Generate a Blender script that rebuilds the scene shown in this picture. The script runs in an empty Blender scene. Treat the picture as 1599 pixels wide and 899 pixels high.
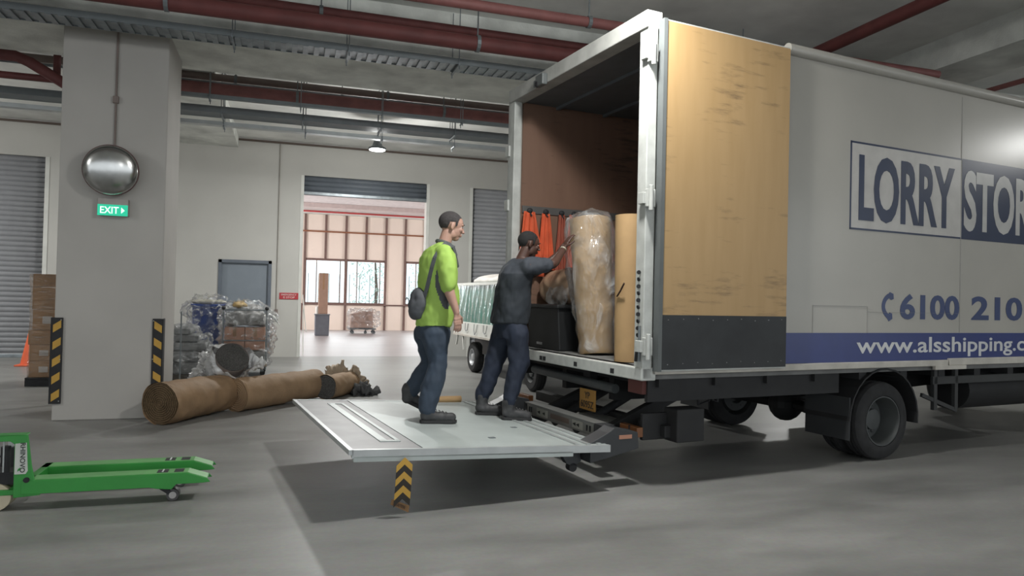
import bpy, bmesh, math, random
from mathutils import Vector, Matrix, noise, Euler
random.seed(7)
PI = math.pi
scene = bpy.context.scene
COL = scene.collection

# ------------------------------------------------------------------ camera
H = 1.47
yaw, pitch, roll = math.radians(17.6), math.radians(0.85), 0.023
Fw = Vector((math.sin(yaw)*math.cos(pitch), math.cos(yaw)*math.cos(pitch), math.sin(pitch)))
R0 = Vector((math.cos(yaw), -math.sin(yaw), 0)); U0 = R0.cross(Fw)
Rt = R0*math.cos(roll) + U0*math.sin(roll); Up = -R0*math.sin(roll) + U0*math.cos(roll)
cam_d = bpy.data.cameras.new('camera'); cam = bpy.data.objects.new('camera', cam_d); COL.objects.link(cam)
cam_d.sensor_width = 36; cam_d.lens = 1116/1599*36; cam_d.clip_end = 300
cam.matrix_world = Matrix(((Rt.x, Up.x, -Fw.x, 0), (Rt.y, Up.y, -Fw.y, 0), (Rt.z, Up.z, -Fw.z, H), (0, 0, 0, 1)))
scene.camera = cam
vs = scene.view_settings
vs.view_transform = 'Standard'; vs.look = 'None'; vs.gamma = 1.0; vs.exposure = -0.5; vs.use_curve_mapping = False
scene.cycles.max_bounces = 6; scene.cycles.diffuse_bounces = 3; scene.cycles.glossy_bounces = 3
scene.cycles.transparent_max_bounces = 10; scene.cycles.sample_clamp_indirect = 3.0
scene.cycles.use_denoising = True
# ------------------------------------------------------------------ world and big lights
w = bpy.data.worlds.new('daylight'); scene.world = w; w.use_nodes = True
bg = w.node_tree.nodes['Background']; bg.inputs[0].default_value = (0.90, 0.96, 1.0, 1); bg.inputs[1].default_value = 2.15

def area(name, loc, size, sizey, power, col=(1, 1, 1), rot=(0, 0, 0), shape='RECTANGLE'):
    l = bpy.data.lights.new(name, 'AREA'); l.shape = shape; l.size = size; l.size_y = sizey; l.energy = power; l.color = col
    o = bpy.data.objects.new(name, l); o.location = loc; o.rotation_euler = rot; COL.objects.link(o); return o
# far hall: added side fill, as if from unseen openings, and daylight at its windows
area('fill_far_left', (-7.5, 24, 2.6), 11, 4.5, 3000, (1.0, .95, .94), (0, -PI/2, 0))
area('fill_far_right', (15.5, 24, 2.6), 11, 4.5, 3000, (1.0, .95, .94), (0, PI/2, 0))
area('daylight_far_windows', (2.4, 30.9, 2.0), 8, 1.8, 500, (1.0, .98, 1.0), (-PI/2, 0, 0))
LAMP_W = 180
LAMPS = [((1.62, 13.9, 4.28), 1.35), ((2.17, 4.47, 4.15), .80), ((11.8, 4.1, 4.2), .35), ((-7.5, 4.6, 4.2), .75),
         ((-7.5, 13.9, 4.2), 1.3), ((11.3, 13.9, 4.2), 1.0), ((2.0, -4.5, 4.2), .5)]

# ------------------------------------------------------------------ materials
def nt(m):
    m.use_nodes = True; n = m.node_tree; return n, n.nodes['Principled BSDF']
def M(name, col, rough=.6, metal=0.0, var=.08, scale=6.0, bump=0.0, bscale=40.0, emit=None, stretch=None, col2=None, spec=None):
    m = bpy.data.materials.new(name); n, b = nt(m)
    tc = n.nodes.new('ShaderNodeTexCoord'); mp = n.nodes.new('ShaderNodeMapping'); n.links.new(tc.outputs['Object'], mp.inputs[0])
    if stretch: mp.inputs['Scale'].default_value = stretch
    nz = n.nodes.new('ShaderNodeTexNoise'); nz.inputs['Scale'].default_value = scale; nz.inputs['Detail'].default_value = 5
    n.links.new(mp.outputs[0], nz.inputs['Vector'])
    mx = n.nodes.new('ShaderNodeMix'); mx.data_type = 'RGBA'
    c2 = col2 if col2 else tuple(min(1, c*(1+var)) for c in col)
    c1 = col if col2 else tuple(c*(1-var) for c in col)
    rp = n.nodes.new('ShaderNodeValToRGB'); rp.color_ramp.elements[0].position = .32; rp.color_ramp.elements[1].position = .68
    n.links.new(nz.outputs[0], rp.inputs[0]); n.links.new(rp.outputs[0], mx.inputs[0])
    mx.inputs[6].default_value = (*c1, 1); mx.inputs[7].default_value = (*c2, 1)
    n.links.new(mx.outputs[2], b.inputs['Base Color'])
    b.inputs['Roughness'].default_value = rough; b.inputs['Metallic'].default_value = metal
    if spec is not None: b.inputs['Specular IOR Level'].default_value = spec
    if bump:
        n2 = n.nodes.new('ShaderNodeTexNoise'); n2.inputs['Scale'].default_value = bscale; n2.inputs['Detail'].default_value = 4
        n.links.new(mp.outputs[0], n2.inputs['Vector'])
        bp = n.nodes.new('ShaderNodeBump'); bp.inputs['Strength'].default_value = bump; bp.inputs['Distance'].default_value = .02
        n.links.new(n2.outputs[0], bp.inputs['Height']); n.links.new(bp.outputs[0], b.inputs['Normal'])
    if emit:
        b.inputs['Emission Color'].default_value = (*emit[0], 1); b.inputs['Emission Strength'].default_value = emit[1]
    return m
def film(name, white=.12, gloss=.3, tint=(.9, .92, .93), scale=9, stretch=(1, 1, 1), lo=.45, hi=.75, amt=.45):
    """thin crumpled plastic film: transparent, with milky folds and glossy glints"""
    m = bpy.data.materials.new(name); m.use_nodes = True; n = m.node_tree; n.nodes.clear()
    out = n.nodes.new('ShaderNodeOutputMaterial'); tc = n.nodes.new('ShaderNodeTexCoord'); mp = n.nodes.new('ShaderNodeMapping')
    mp.inputs['Scale'].default_value = stretch; n.links.new(tc.outputs['Object'], mp.inputs[0])
    nz = n.nodes.new('ShaderNodeTexNoise'); nz.inputs['Scale'].default_value = scale; nz.inputs['Detail'].default_value = 4; nz.inputs['Distortion'].default_value = 1.2
    n.links.new(mp.outputs[0], nz.inputs['Vector'])
    rp = n.nodes.new('ShaderNodeMapRange'); rp.inputs[1].default_value = lo; rp.inputs[2].default_value = hi
    rp.inputs[3].default_value = white; rp.inputs[4].default_value = amt
    n.links.new(nz.outputs[0], rp.inputs[0])
    bp = n.nodes.new('ShaderNodeBump'); bp.inputs['Strength'].default_value = 1.0; bp.inputs['Distance'].default_value = .05
    n.links.new(nz.outputs[0], bp.inputs['Height'])
    tr = n.nodes.new('ShaderNodeBsdfTransparent'); df = n.nodes.new('ShaderNodeBsdfDiffuse'); df.inputs[0].default_value = (*tint, 1)
    gl = n.nodes.new('ShaderNodeBsdfGlossy'); gl.inputs['Roughness'].default_value = .12
    n.links.new(bp.outputs[0], df.inputs['Normal']); n.links.new(bp.outputs[0], gl.inputs['Normal'])
    fr = n.nodes.new('ShaderNodeFresnel'); fr.inputs[0].default_value = 1.45; n.links.new(bp.outputs[0], fr.inputs['Normal'])
    m1 = n.nodes.new('ShaderNodeMixShader'); n.links.new(rp.outputs[0], m1.inputs[0]); n.links.new(tr.outputs[0], m1.inputs[1]); n.links.new(df.outputs[0], m1.inputs[2])
    ad = n.nodes.new('ShaderNodeMath'); ad.operation = 'MULTIPLY_ADD'; ad.inputs[1].default_value = .45; ad.inputs[2].default_value = gloss*.08
    n.links.new(fr.outputs[0], ad.inputs[0])
    m2 = n.nodes.new('ShaderNodeMixShader'); n.links.new(ad.outputs[0], m2.inputs[0]); n.links.new(m1.outputs[0], m2.inputs[1]); n.links.new(gl.outputs[0], m2.inputs[2])
    n.links.new(m2.outputs[0], out.inputs[0]); return m

wall_m = M('painted_wall', (.50, .49, .46), .75, var=.04, scale=1.2)
pillar_m = M('pillar_paint', (.42, .40, .375), .75, var=.05, scale=1.5)
conc = M('raw_concrete', (.64, .65, .61), .85, var=.22, scale=2.2, bump=.2)
slab_m = M('slab_concrete', (.72, .72, .69), .85, var=.2, scale=.9, bump=.15)
shut_m = M('shutter_grey', (.27, .275, .29), .5, var=.04)
door_grey = M('door_grey', (.20, .23, .265), .5, var=.03)
far_panel = M('cream_panel', (.80, .70, .61), .7, var=.04, scale=.6)
far_frame = M('brown_steel', (.16, .10, .085), .6)
far_frame_or = M('rust_steel', (.25, .10, .05), .6)
white_m = M('white_paint', (.62, .62, .58), .5, var=.06, scale=4)
red_pipe = M('red_pipe_paint', (.12, .032, .03), .65, var=.15)
red_dull = M('dull_red_pipe', (.20, .075, .07), .6, var=.15)
brown_pipe = M('brown_pipe', (.19, .15, .135), .6)
galv = M('galvanised_steel', (.22, .245, .26), .38, .55, var=.2, scale=8)
galv_d = M('dark_galvanised', (.17, .19, .20), .5, .4)
bright_m = M('bright_metal', (.50, .52, .52), .4, .5)
black_m = M('black_rubber', (.018, .018, .02), .75, var=.2, scale=20)
yellow_m = M('safety_yellow', (.50, .29, .045), .6)
mirror_m = M('mirror_dome', (.50, .50, .49), .22, 1.0, var=.1)
dkframe = M('chassis_black', (.014, .014, .015), .65, var=.2)
rubber = M('tyre_rubber', (.020, .020, .021), .85, var=.25, scale=12)
rim_grey = M('rim_grey', (.075, .08, .08), .6, .2)
rim_silver = M('rim_silver', (.45, .46, .47), .4, .5)
card_m = M('brown_cardboard', (.36, .21, .105), .8, var=.1, scale=5)
card2_m = M('pale_cardboard', (.42, .27, .13), .8, var=.07, scale=5)
paper_m = M('kraft_paper', (.33, .215, .125), .75, var=.12, scale=5, bump=.5, bscale=9)
paper_tan = M('tan_kraft_paper', (.42, .27, .12), .75, var=.10, scale=5, bump=.4, bscale=9)
core_m = M('felt_grey', (.10, .095, .09), .95, var=.35, scale=50)
core_br = M('carpet_end', (.13, .085, .045), .95, var=.35, scale=60)

def floor_material():
    m = bpy.data.materials.new('floor_concrete'); n, b = nt(m)
    tc = n.nodes.new('ShaderNodeTexCoord')
    mp = n.nodes.new('ShaderNodeMapping'); mp.inputs['Scale'].default_value = (.35, 1.1, 1); mp.inputs['Rotation'].default_value = (0, 0, .35)
    n.links.new(tc.outputs['Object'], mp.inputs[0])
    a = n.nodes.new('ShaderNodeTexNoise'); a.inputs['Scale'].default_value = 1.6; a.inputs['Detail'].default_value = 7; a.inputs['Roughness'].default_value = .6
    n.links.new(mp.outputs[0], a.inputs['Vector'])
    r = n.nodes.new('ShaderNodeValToRGB'); e = r.color_ramp.elements
    e[0].position = .30; e[0].color = (.185, .185, .178, 1); e[1].position = .68; e[1].color = (.315, .312, .30, 1)
    n.links.new(a.outputs[0], r.inputs[0])
    f = n.nodes.new('ShaderNodeTexNoise'); f.inputs['Scale'].default_value = 30; f.inputs['Detail'].default_value = 4
    n.links.new(tc.outputs['Object'], f.inputs['Vector'])
    mx = n.nodes.new('ShaderNodeMix'); mx.data_type = 'RGBA'; mx.blend_type = 'MULTIPLY'; mx.inputs[0].default_value = .25
    n.links.new(r.outputs[0], mx.inputs[6]); n.links.new(f.outputs[1], mx.inputs[7])
    n.links.new(mx.outputs[2], b.inputs['Base Color'])
    mr = n.nodes.new('ShaderNodeMapRange'); mr.inputs[3].default_value = .30; mr.inputs[4].default_value = .55
    n.links.new(a.outputs[0], mr.inputs[0]); n.links.new(mr.outputs[0], b.inputs['Roughness'])
    b.inputs['Specular IOR Level'].default_value = .42
    return m
floor_m = floor_material()
far_floor_m = M('far_floor', (.36, .335, .335), .4, var=.06, scale=1.0)

def plywood(name, c1, c2, dark):
    m = bpy.data.materials.new(name); n, b = nt(m); tc = n.nodes.new('ShaderNodeTexCoord')
    mp = n.nodes.new('ShaderNodeMapping'); mp.inputs['Scale'].default_value = (5, 5, .7); n.links.new(tc.outputs['Object'], mp.inputs[0])
    a = n.nodes.new('ShaderNodeTexNoise'); a.inputs['Scale'].default_value = 2.5; a.inputs['Detail'].default_value = 8; n.links.new(mp.outputs[0], a.inputs['Vector'])
    mx = n.nodes.new('ShaderNodeMix'); mx.data_type = 'RGBA'; mx.inputs[6].default_value = (*c1, 1); mx.inputs[7].default_value = (*c2, 1)
    n.links.new(a.outputs[0], mx.inputs[0])
    mp2 = n.nodes.new('ShaderNodeMapping'); mp2.inputs['Scale'].default_value = (2.2, 2.2, 16); n.links.new(tc.outputs['Object'], mp2.inputs[0])
    s = n.nodes.new('ShaderNodeTexNoise'); s.inputs['Scale'].default_value = 1.3; s.inputs['Detail'].default_value = 6; s.inputs['Roughness'].default_value = .65; n.links.new(mp2.outputs[0], s.inputs['Vector'])
    big = n.nodes.new('ShaderNodeTexNoise'); big.inputs['Scale'].default_value = 1.7; n.links.new(tc.outputs['Object'], big.inputs['Vector'])
    mu = n.nodes.new('ShaderNodeMath'); mu.operation = 'MULTIPLY'; n.links.new(s.outputs[0], mu.inputs[0]); n.links.new(big.outputs[0], mu.inputs[1])
    rp = n.nodes.new('ShaderNodeMapRange'); rp.inputs[1].default_value = .315; rp.inputs[2].default_value = .45; n.links.new(mu.outputs[0], rp.inputs[0])
    m2 = n.nodes.new('ShaderNodeMix'); m2.data_type = 'RGBA'; m2.inputs[7].default_value = (*dark, 1)
    n.links.new(rp.outputs[0], m2.inputs[0]); n.links.new(mx.outputs[2], m2.inputs[6]); n.links.new(m2.outputs[2], b.inputs['Base Color'])
    b.inputs['Roughness'].default_value = .5; return m
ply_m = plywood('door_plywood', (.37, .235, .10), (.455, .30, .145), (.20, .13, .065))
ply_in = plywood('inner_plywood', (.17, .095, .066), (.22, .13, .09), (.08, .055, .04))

# ------------------------------------------------------------------ mesh helpers
class MB:
    def __init__(s): s.v = []; s.f = []; s.mi = []; s.cur = 0
    def add(s, vs, fs):
        o = len(s.v); s.v += [tuple(v) for v in vs]; s.f += [tuple(i+o for i in f) for f in fs]; s.mi += [s.cur]*len(fs); return s
    def box(s, a, b, m=None):
        x0, y0, z0 = a; x1, y1, z1 = b
        vs = [Vector(p) for p in ((x0, y0, z0), (x1, y0, z0), (x1, y1, z0), (x0, y1, z0), (x0, y0, z1), (x1, y0, z1), (x1, y1, z1), (x0, y1, z1))]
        if m: vs = [m @ v for v in vs]
        return s.add(vs, ((0, 3, 2, 1), (4, 5, 6, 7), (0, 1, 5, 4), (1, 2, 6, 5), (2, 3, 7, 6), (3, 0, 4, 7)))
    def bar(s, p, q, w, h, up=(0, 0, 1)):
        p = Vector(p); q = Vector(q); d = (q-p); L = d.length; d.normalize(); u = Vector(up)
        side = d.cross(u); side = side.normalized() if side.length > 1e-4 else Vector((1, 0, 0)); u = side.cross(d)
        m = Matrix(((d.x, side.x, u.x, p.x), (d.y, side.y, u.y, p.y), (d.z, side.z, u.z, p.z), (0, 0, 0, 1)))
        return s.box((0, -w/2, -h/2), (L, w/2, h/2), m)
    def prism(s, pts, axis, a, b):
        """polygon pts (2D) extruded along axis from a to b; axis 'y' -> pts are (x,z); 'x' -> (y,z); 'z' -> (x,y)"""
        def P(p, t): return {'y': (p[0], t, p[1]), 'x': (t, p[0], p[1]), 'z': (p[0], p[1], t)}[axis]
        n = len(pts); vs = [P(p, a) for p in pts] + [P(p, b) for p in pts]
        fs = [tuple(range(n))[::-1], tuple(range(n, 2*n))] + [(i, (i+1) % n, n+(i+1) % n, n+i) for i in range(n)]
        return s.add(vs, fs)
    def tube(s, pts, r, n=12, cap=True):
        pts = [Vector(p) for p in pts]; k = len(pts); rs = r if isinstance(r, (list, tuple)) else [r]*k; vs = []; fs = []; prev = None
        for i, p in enumerate(pts):
            d = (pts[min(i+1, k-1)] - pts[max(i-1, 0)]).normalized()
            if prev is None: u = d.orthogonal().normalized()
            else: u = (prev - d*prev.dot(d)).normalized()
            prev = u; v = d.cross(u)
            for j in range(n):
                a = 2*PI*j/n; vs.append(p + (u*math.cos(a) + v*math.sin(a))*rs[i])
        for i in range(k-1):
            for j in range(n):
                fs.append((i*n+j, i*n+(j+1) % n, (i+1)*n+(j+1) % n, (i+1)*n+j))
        if cap: fs += [tuple(range(n))[::-1], tuple(range((k-1)*n, k*n))]
        return s.add(vs, fs)
    def lathe(s, prof, c, axis, n=32, cap=True):
        """prof: (radius, offset along axis)"""
        c = Vector(c); d = Vector(axis).normalized(); u = d.orthogonal().normalized(); v = d.cross(u); vs = []; fs = []; k = len(prof)
        for r, t in prof:
            for j in range(n):
                a = 2*PI*j/n; vs.append(c + d*t + (u*math.cos(a)+v*math.sin(a))*r)
        for i in range(k-1):
            for j in range(n): fs.append((i*n+j, i*n+(j+1) % n, (i+1)*n+(j+1) % n, (i+1)*n+j))
        if cap: fs += [tuple(range(n))[::-1], tuple(range((k-1)*n, k*n))]
        return s.add(vs, fs)
    def ball(s, c, r, n=12, m=None, rot=None):
        rx, ry, rz = r if isinstance(r, (tuple, list)) else (r, r, r); c = Vector(c); vs = [Vector((0, 0, 1))]; fs = []; R = n//2+1
        for i in range(1, R):
            t = PI*i/R
            for j in range(n): vs.append(Vector((math.sin(t)*math.cos(2*PI*j/n), math.sin(t)*math.sin(2*PI*j/n), math.cos(t))))
        vs.append(Vector((0, 0, -1))); L = len(vs)-1
        for j in range(n):
            fs.append((0, 1+j, 1+(j+1) % n)); fs.append((L, 1+(R-2)*n+(j+1) % n, 1+(R-2)*n+j))
            for i in range(R-2):
                a = 1+i*n; b = a+n; fs.append((a+j, b+j, b+(j+1) % n, a+(j+1) % n))
        out = []
        for v in vs:
            v = Vector((v.x*rx, v.y*ry, v.z*rz))
            if rot: v = rot @ v
            out.append(v+c)
        return s.add(out, fs)
    def loft(s, rings, n=28, pw=2.0):
        """rings: (centre, rx, ry[, tilt]) horizontal super-ellipses"""
        vs = []; fs = []; k = len(rings)
        for c, rx, ry in rings:
            for j in range(n):
                a = 2*PI*j/n; ca, sa = math.cos(a), math.sin(a)
                x = math.copysign(abs(ca)**(2/pw), ca)*rx; y = math.copysign(abs(sa)**(2/pw), sa)*ry
                vs.append((c[0]+x, c[1]+y, c[2]))
        for i in range(k-1):
            for j in range(n): fs.append((i*n+j, i*n+(j+1) % n, (i+1)*n+(j+1) % n, (i+1)*n+j))
        fs += [tuple(range(n))[::-1], tuple(range((k-1)*n, k*n))]
        return s.add(vs, fs)
    def chain(s, pts, n=14):
        """rounded limb: pts (x,y,z,r)"""
        P = [Vector(p[:3]) for p in pts]; out = []; rr = []
        for i in range(len(P)-1):
            for t in (0, .25, .5, .75):
                out.append(P[i].lerp(P[i+1], t)); rr.append(pts[i][3]*(1-t)+pts[i+1][3]*t)
        out.append(P[-1]); rr.append(pts[-1][3])
        s.tube(out, rr, n)
        for p in pts: s.ball(p[:3], p[3], n)
        return s
    def mesh(s, name, smooth=False):
        me = bpy.data.meshes.new(name); me.from_pydata(s.v, [], s.f)
        for p, i in zip(me.polygons, s.mi): p.material_index = i
        bm = bmesh.new(); bm.from_mesh(me); bmesh.ops.recalc_face_normals(bm, faces=bm.faces); bm.to_mesh(me); bm.free()
        if smooth: me.polygons.foreach_set('use_smooth', [True]*len(me.polygons))
        me.update(); return me

def ob(name, mb, mat, parent=None, smooth=False, bevel=0, loc=None, rot=None, angle=None):
    me = mb.mesh(name, smooth) if isinstance(mb, MB) else mb
    o = bpy.data.objects.new(name, me); COL.objects.link(o)
    for m in (mat if isinstance(mat, (list, tuple)) else [mat]): me.materials.append(m)
    if parent: o.parent = parent
    if loc: o.location = loc
    if rot: o.rotation_euler = rot
    if bevel:
        bv = o.modifiers.new('bevel', 'BEVEL'); bv.width = bevel; bv.segments = 2; bv.limit_method = 'ANGLE'
    if angle:
        me.polygons.foreach_set('use_smooth', [True]*len(me.polygons)); me.set_sharp_from_angle(angle=math.radians(angle))
    return o
def props(o, label=None, cat=None, group=None, kind=None):
    if label: o['label'] = label
    if cat: o['category'] = cat
    if group: o['group'] = group
    if kind: o['kind'] = kind
    return o
def thing(name, label, cat, loc=(0, 0, 0), rotz=0, group=None):
    o = bpy.data.objects.new(name, None); COL.objects.link(o); o.location = loc; o.rotation_euler = (0, 0, rotz)
    o.empty_display_size = .1
    return props(o, label, cat, group)
def struct(name, mb, mat, **k):
    o = ob(name, mb, mat, **k); o['kind'] = 'structure'; return o
def dup(root, loc=None, rotz=None, label=None, group=None):
    r = root.copy(); COL.objects.link(r)
    if loc: r.location = loc
    if rotz is not None: r.rotation_euler = (0, 0, rotz)
    if label: r['label'] = label
    if group: r['group'] = group
    for ch in list(root.children):
        c = ch.copy(); COL.objects.link(c); c.parent = r
        for g in list(ch.children):
            d = g.copy(); COL.objects.link(d); d.parent = c
    return r
def evaluated(o):
    dg = bpy.context.evaluated_depsgraph_get(); dg.update()
    me = bpy.data.meshes.new_from_object(o.evaluated_get(dg)); return me
def remeshed(mb, voxel, smooth=6, fac=.5):
    t = bpy.data.objects.new('tmp', mb.mesh('tmp')); COL.objects.link(t)
    r = t.modifiers.new('r', 'REMESH'); r.mode = 'VOXEL'; r.voxel_size = voxel; r.use_smooth_shade = True
    if smooth:
        s = t.modifiers.new('s', 'SMOOTH'); s.iterations = smooth; s.factor = fac
    me = evaluated(t); bpy.data.objects.remove(t); me.materials.clear(); return me
def crumple(me, amp, freq, stretch=(1, 1, 1), seed=0.0, octs=3, ridge=False):
    me.update(); nor = [v.normal.copy() for v in me.vertices]
    for v, nn in zip(me.vertices, nor):
        p = Vector((v.co.x*stretch[0]+seed, v.co.y*stretch[1], v.co.z*stretch[2]))*freq
        d = 0; a = 1
        for _ in range(octs):
            x = noise.noise(p); d += (1-2*abs(x)*2 if ridge else x)*a; p = p*2.1; a *= .5
        v.co += nn*d*amp
    me.update(); return me
def text_mesh(txt, bold=.0):
    cu = bpy.data.curves.new('t', 'FONT'); cu.body = txt; cu.extrude = .0; cu.offset = bold; cu.resolution_u = 4
    t = bpy.data.objects.new('t', cu); COL.objects.link(t); me = evaluated(t); bpy.data.objects.remove(t); me.materials.clear(); return me
def text_fit(name, txt, x0, x1, z0, z1, y, mat, parent, bold=.0, depth=.004, rot=None, loc=None):
    """lettering standing in the local XZ plane, facing -Y, filling the given box"""
    me = text_mesh(txt, bold); xs = [v.co.x for v in me.vertices]; ys = [v.co.y for v in me.vertices]
    ax, bx_, ay, by = min(xs), max(xs), min(ys), max(ys)
    for v in me.vertices:
        v.co = Vector((x0+(v.co.x-ax)/(bx_-ax)*(x1-x0), y, z0+(v.co.y-ay)/(by-ay)*(z1-z0)))
    bm = bmesh.new(); bm.from_mesh(me); g = bmesh.ops.extrude_face_region(bm, geom=bm.faces[:])
    bmesh.ops.translate(bm, verts=[e for e in g['geom'] if isinstance(e, bmesh.types.BMVert)], vec=(0, -depth, 0))
    bmesh.ops.recalc_face_normals(bm, faces=bm.faces); bm.to_mesh(me); bm.free(); me.polygons.foreach_set('use_smooth', [False]*len(me.polygons)); me.update()
    o = ob(name, me, mat, parent)
    if rot: o.rotation_euler = rot
    if loc: o.location = loc
    return o

TA = math.radians(7.8); CX, CY = 2.70, 5.05
def W(s, n, z=0): return Vector((CX+s*math.cos(TA)-n*math.sin(TA), CY+s*math.sin(TA)+n*math.cos(TA), z))

# ================================================================== SETTING
YW = 17.38
struct('floor', MB().box((-16, -9, -.15), (18, YW+.12, 0)), floor_m)
struct('floor', MB().box((-8, YW+.12, -.15), (16, 30.8, 0)), far_floor_m)
struct('ceiling', MB().box((-16, -9, 5.0), (18, YW+.25, 5.25)), slab_m)
struct('ceiling', MB().box((-8, YW+.25, 4.86), (16, 30.8, 5.0)), M('far_ceiling', (.62, .56, .55), .8))
wb = MB()
x = -16
for a, b, z in ((-8.1, -4.84, 4.24), (-1.43, -.33, 2.19), (.33, 3.29, 4.24), (4.37, 7.6, 4.22)):
    wb.box((x, YW, 0), (a, YW+.25, 5.0)); wb.box((a, YW, z), (b, YW+.25, 5.0)); x = b
wb.box((x, YW, 0), (18, YW+.25, 5.0))
struct('wall_back', wb, wall_m)
struct('wall_left', MB().box((-16.25, -2, 0), (-16, YW+.25, 5.0)), wall_m)
struct('wall_right', MB().box((18, -2, 0), (18.25, YW+.25, 5.0)), wall_m)
# drop beams under the slab
struct('ceiling_beam', MB().box((-16, 8.65, 4.45), (18, 10.45, 5.0)), conc)
struct('ceiling_beam', MB().box((-2.4, 10.45, 4.77), (-1.1, YW, 5.0)), conc)
struct('ceiling_beam', MB().box((8.1, -9, 4.62), (9.0, 8.65, 5.0)), conc)
struct('ceiling_beam', MB().box((-16, -3.6, 4.5), (18, -2.0, 5.0)), conc)
struct('wall_pillar', MB().box((-2.43, 9.09, 0), (-1.35, 10.09, 4.45)), pillar_m, bevel=.012)
struct('trim_1', MB().tube([(-16, YW-.03, 4.95), (18, YW-.03, 4.95)], .025, 8), M('trim_brown', (.10, .075, .06), .6))

def shutter(name, x0, x1, z0, z1, y, mat, pitch=.105, parent=None):
    prof = []; z = z0; k = int((z1-z0)/pitch)
    for i in range(k):
        a = z0+(z1-z0)*i/k; h = (z1-z0)/k
        prof += [(y, a), (y-.028, a+h*.18), (y-.028, a+h*.72), (y, a+h*.9)]
    prof.append((y, z1))
    mb = MB(); n = len(prof)
    mb.add([(x0, p[0], p[1]) for p in prof]+[(x1, p[0], p[1]) for p in prof], [(i, i+1, n+i+1, n+i) for i in range(n-1)])
    o = ob(name, mb, mat, parent, angle=30)
    s = o.modifiers.new('solid', 'SOLIDIFY'); s.thickness = .01; return o
for i, (x0, x1, z0, z1, yy) in enumerate(((-8.1, -4.84, .0, 4.24, YW+.1), (4.37, 7.6, .0, 4.22, YW+.1), (.33, 3.29, 3.80, 4.24, YW+.08)), 1):
    o = shutter('door_%d' % i, x0, x1, z0, z1, yy, shut_m if i < 3 else M('shutter_slate', (.13, .15, .175), .5)); o['kind'] = 'structure'
    if i < 3:
        ob('shutter_rail', MB().box((x0-.02, YW-.015, 0), (x0+.06, YW+.1, z1)).box((x1-.06, YW-.015, 0), (x1+.02, YW+.1, z1)), white_m, o)
    ob('bottom_bar', MB().box((x0+.02, yy-.045, z0), (x1-.02, yy+.03, z0+.07)), galv, o, bevel=.005)
d = ob('door_4', MB().box((-1.40, YW+.05, .01), (-.36, YW+.10, 2.16)), door_grey, bevel=.004); d['kind'] = 'structure'
ob('door_frame', MB().box((-1.45, YW-.02, 0), (-1.38, YW+.12, 2.21)).box((-.38, YW-.02, 0), (-.31, YW+.12, 2.21)).box((-1.45, YW-.02, 2.14), (-.31, YW+.12, 2.21)), M('frame_slate', (.12, .14, .17), .5), d)
ob('door_handle', MB().tube([(-.46, YW+.05, 1.02), (-.46, YW-.01, 1.02), (-.60, YW-.01, 1.02)], .011, 8), bright_m, d)
# door jambs of the wide opening
struct('trim_2', MB().box((.29, YW-.01, 0), (.36, YW+.26, 4.24)), white_m)
struct('trim_3', MB().box((3.26, YW-.01, 0), (3.33, YW+.26, 4.24)), white_m)

# ---- far hall seen through the opening
YF = 30.5
holes = [(-3.3, .55), (.75, 4.03), (4.87, 8.15), (9.0, 12.3)]
fw = MB(); x = -8
for a, b in holes:
    fw.box((x, YF, 0), (a, YF+.2, 4.86)); fw.box((a, YF, 0), (b, YF+.2, 1.08)); fw.box((a, YF, 2.92), (b, YF+.2, 4.86)); x = b
fw.box((x, YF, 0), (16, YF+.2, 4.86))
struct('wall_far', fw, far_panel)
struct('wall_far_left', MB().box((-8.2, YW+.25, 0), (-8, YF+.2, 1.0)).box((-8.2, YW+.25, 4.4), (-8, YF+.2, 4.9)), far_panel)
struct('wall_far_right', MB().box((16, YW+.25, 0), (16.2, YF+.2, 1.0)).box((16, YW+.25, 4.4), (16.2, YF+.2, 4.9)), far_panel)
glass = bpy.data.materials.new('window_glass'); glass.use_nodes = True; gn = glass.node_tree; gn.nodes.clear()
go = gn.nodes.new('ShaderNodeOutputMaterial'); gt = gn.nodes.new('ShaderNodeBsdfTransparent'); gg = gn.nodes.new('ShaderNodeBsdfGlossy'); gm = gn.nodes.new('ShaderNodeMixShader')
gm.inputs[0].default_value = .06; gg.inputs['Roughness'].default_value = .02; gt.inputs[0].default_value = (.93, .97, .97, 1)
gn.links.new(gt.outputs[0], gm.inputs[1]); gn.links.new(gg.outputs[0], gm.inputs[2]); gn.links.new(gm.outputs[0], go.inputs[0])
for i, (a, b) in enumerate(holes, 1):
    f = MB(); mid = (a+b)/2
    f.box((a, YF-.03, 1.04), (b, YF+.12, 1.14)).box((a, YF-.03, 2.86), (b, YF+.12, 2.95)).box((a-.04, YF-.03, 1.04), (a+.05, YF+.12, 2.95)).box((b-.05, YF-.03, 1.04), (b+.04, YF+.12, 2.95)).box((mid-.06, YF-.05, 1.04), (mid+.06, YF+.12, 2.95))
    for u in (.28, .86):
        f.box((a+(mid-a)*u-.018, YF, 1.1), (a+(mid-a)*u+.018, YF+.08, 2.9)).box((mid+(b-mid)*u-.018, YF, 1.1), (mid+(b-mid)*u+.018, YF+.08, 2.9))
    o = struct('window_%d' % i, f, far_frame)
    ob('window_pane', MB().box((a+.04, YF+.05, 1.1), (b-.04, YF+.06, 2.9)), glass, o)
tr = MB()
for xx in (-2.6, -1.75, -.9, -.08, .73, 1.55, 2.37, 3.2, 4.03, 4.85, 5.7, 6.5, 7.3, 8.15, 9.0):
    z0 = 2.95 if any(a+.05 < xx < b-.05 for a, b in holes) else 1.0
    tr.box((xx-.045, YF-.05, z0), (xx+.045, YF+.0, 4.78))
for xx in (-1.4, .65, 2.39, 4.03, 4.85, 6.5, 8.15): tr.box((xx-.045, YF-.05, 0), (xx+.045, YF, 1.08))
struct('trim_4', tr, far_frame)
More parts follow.
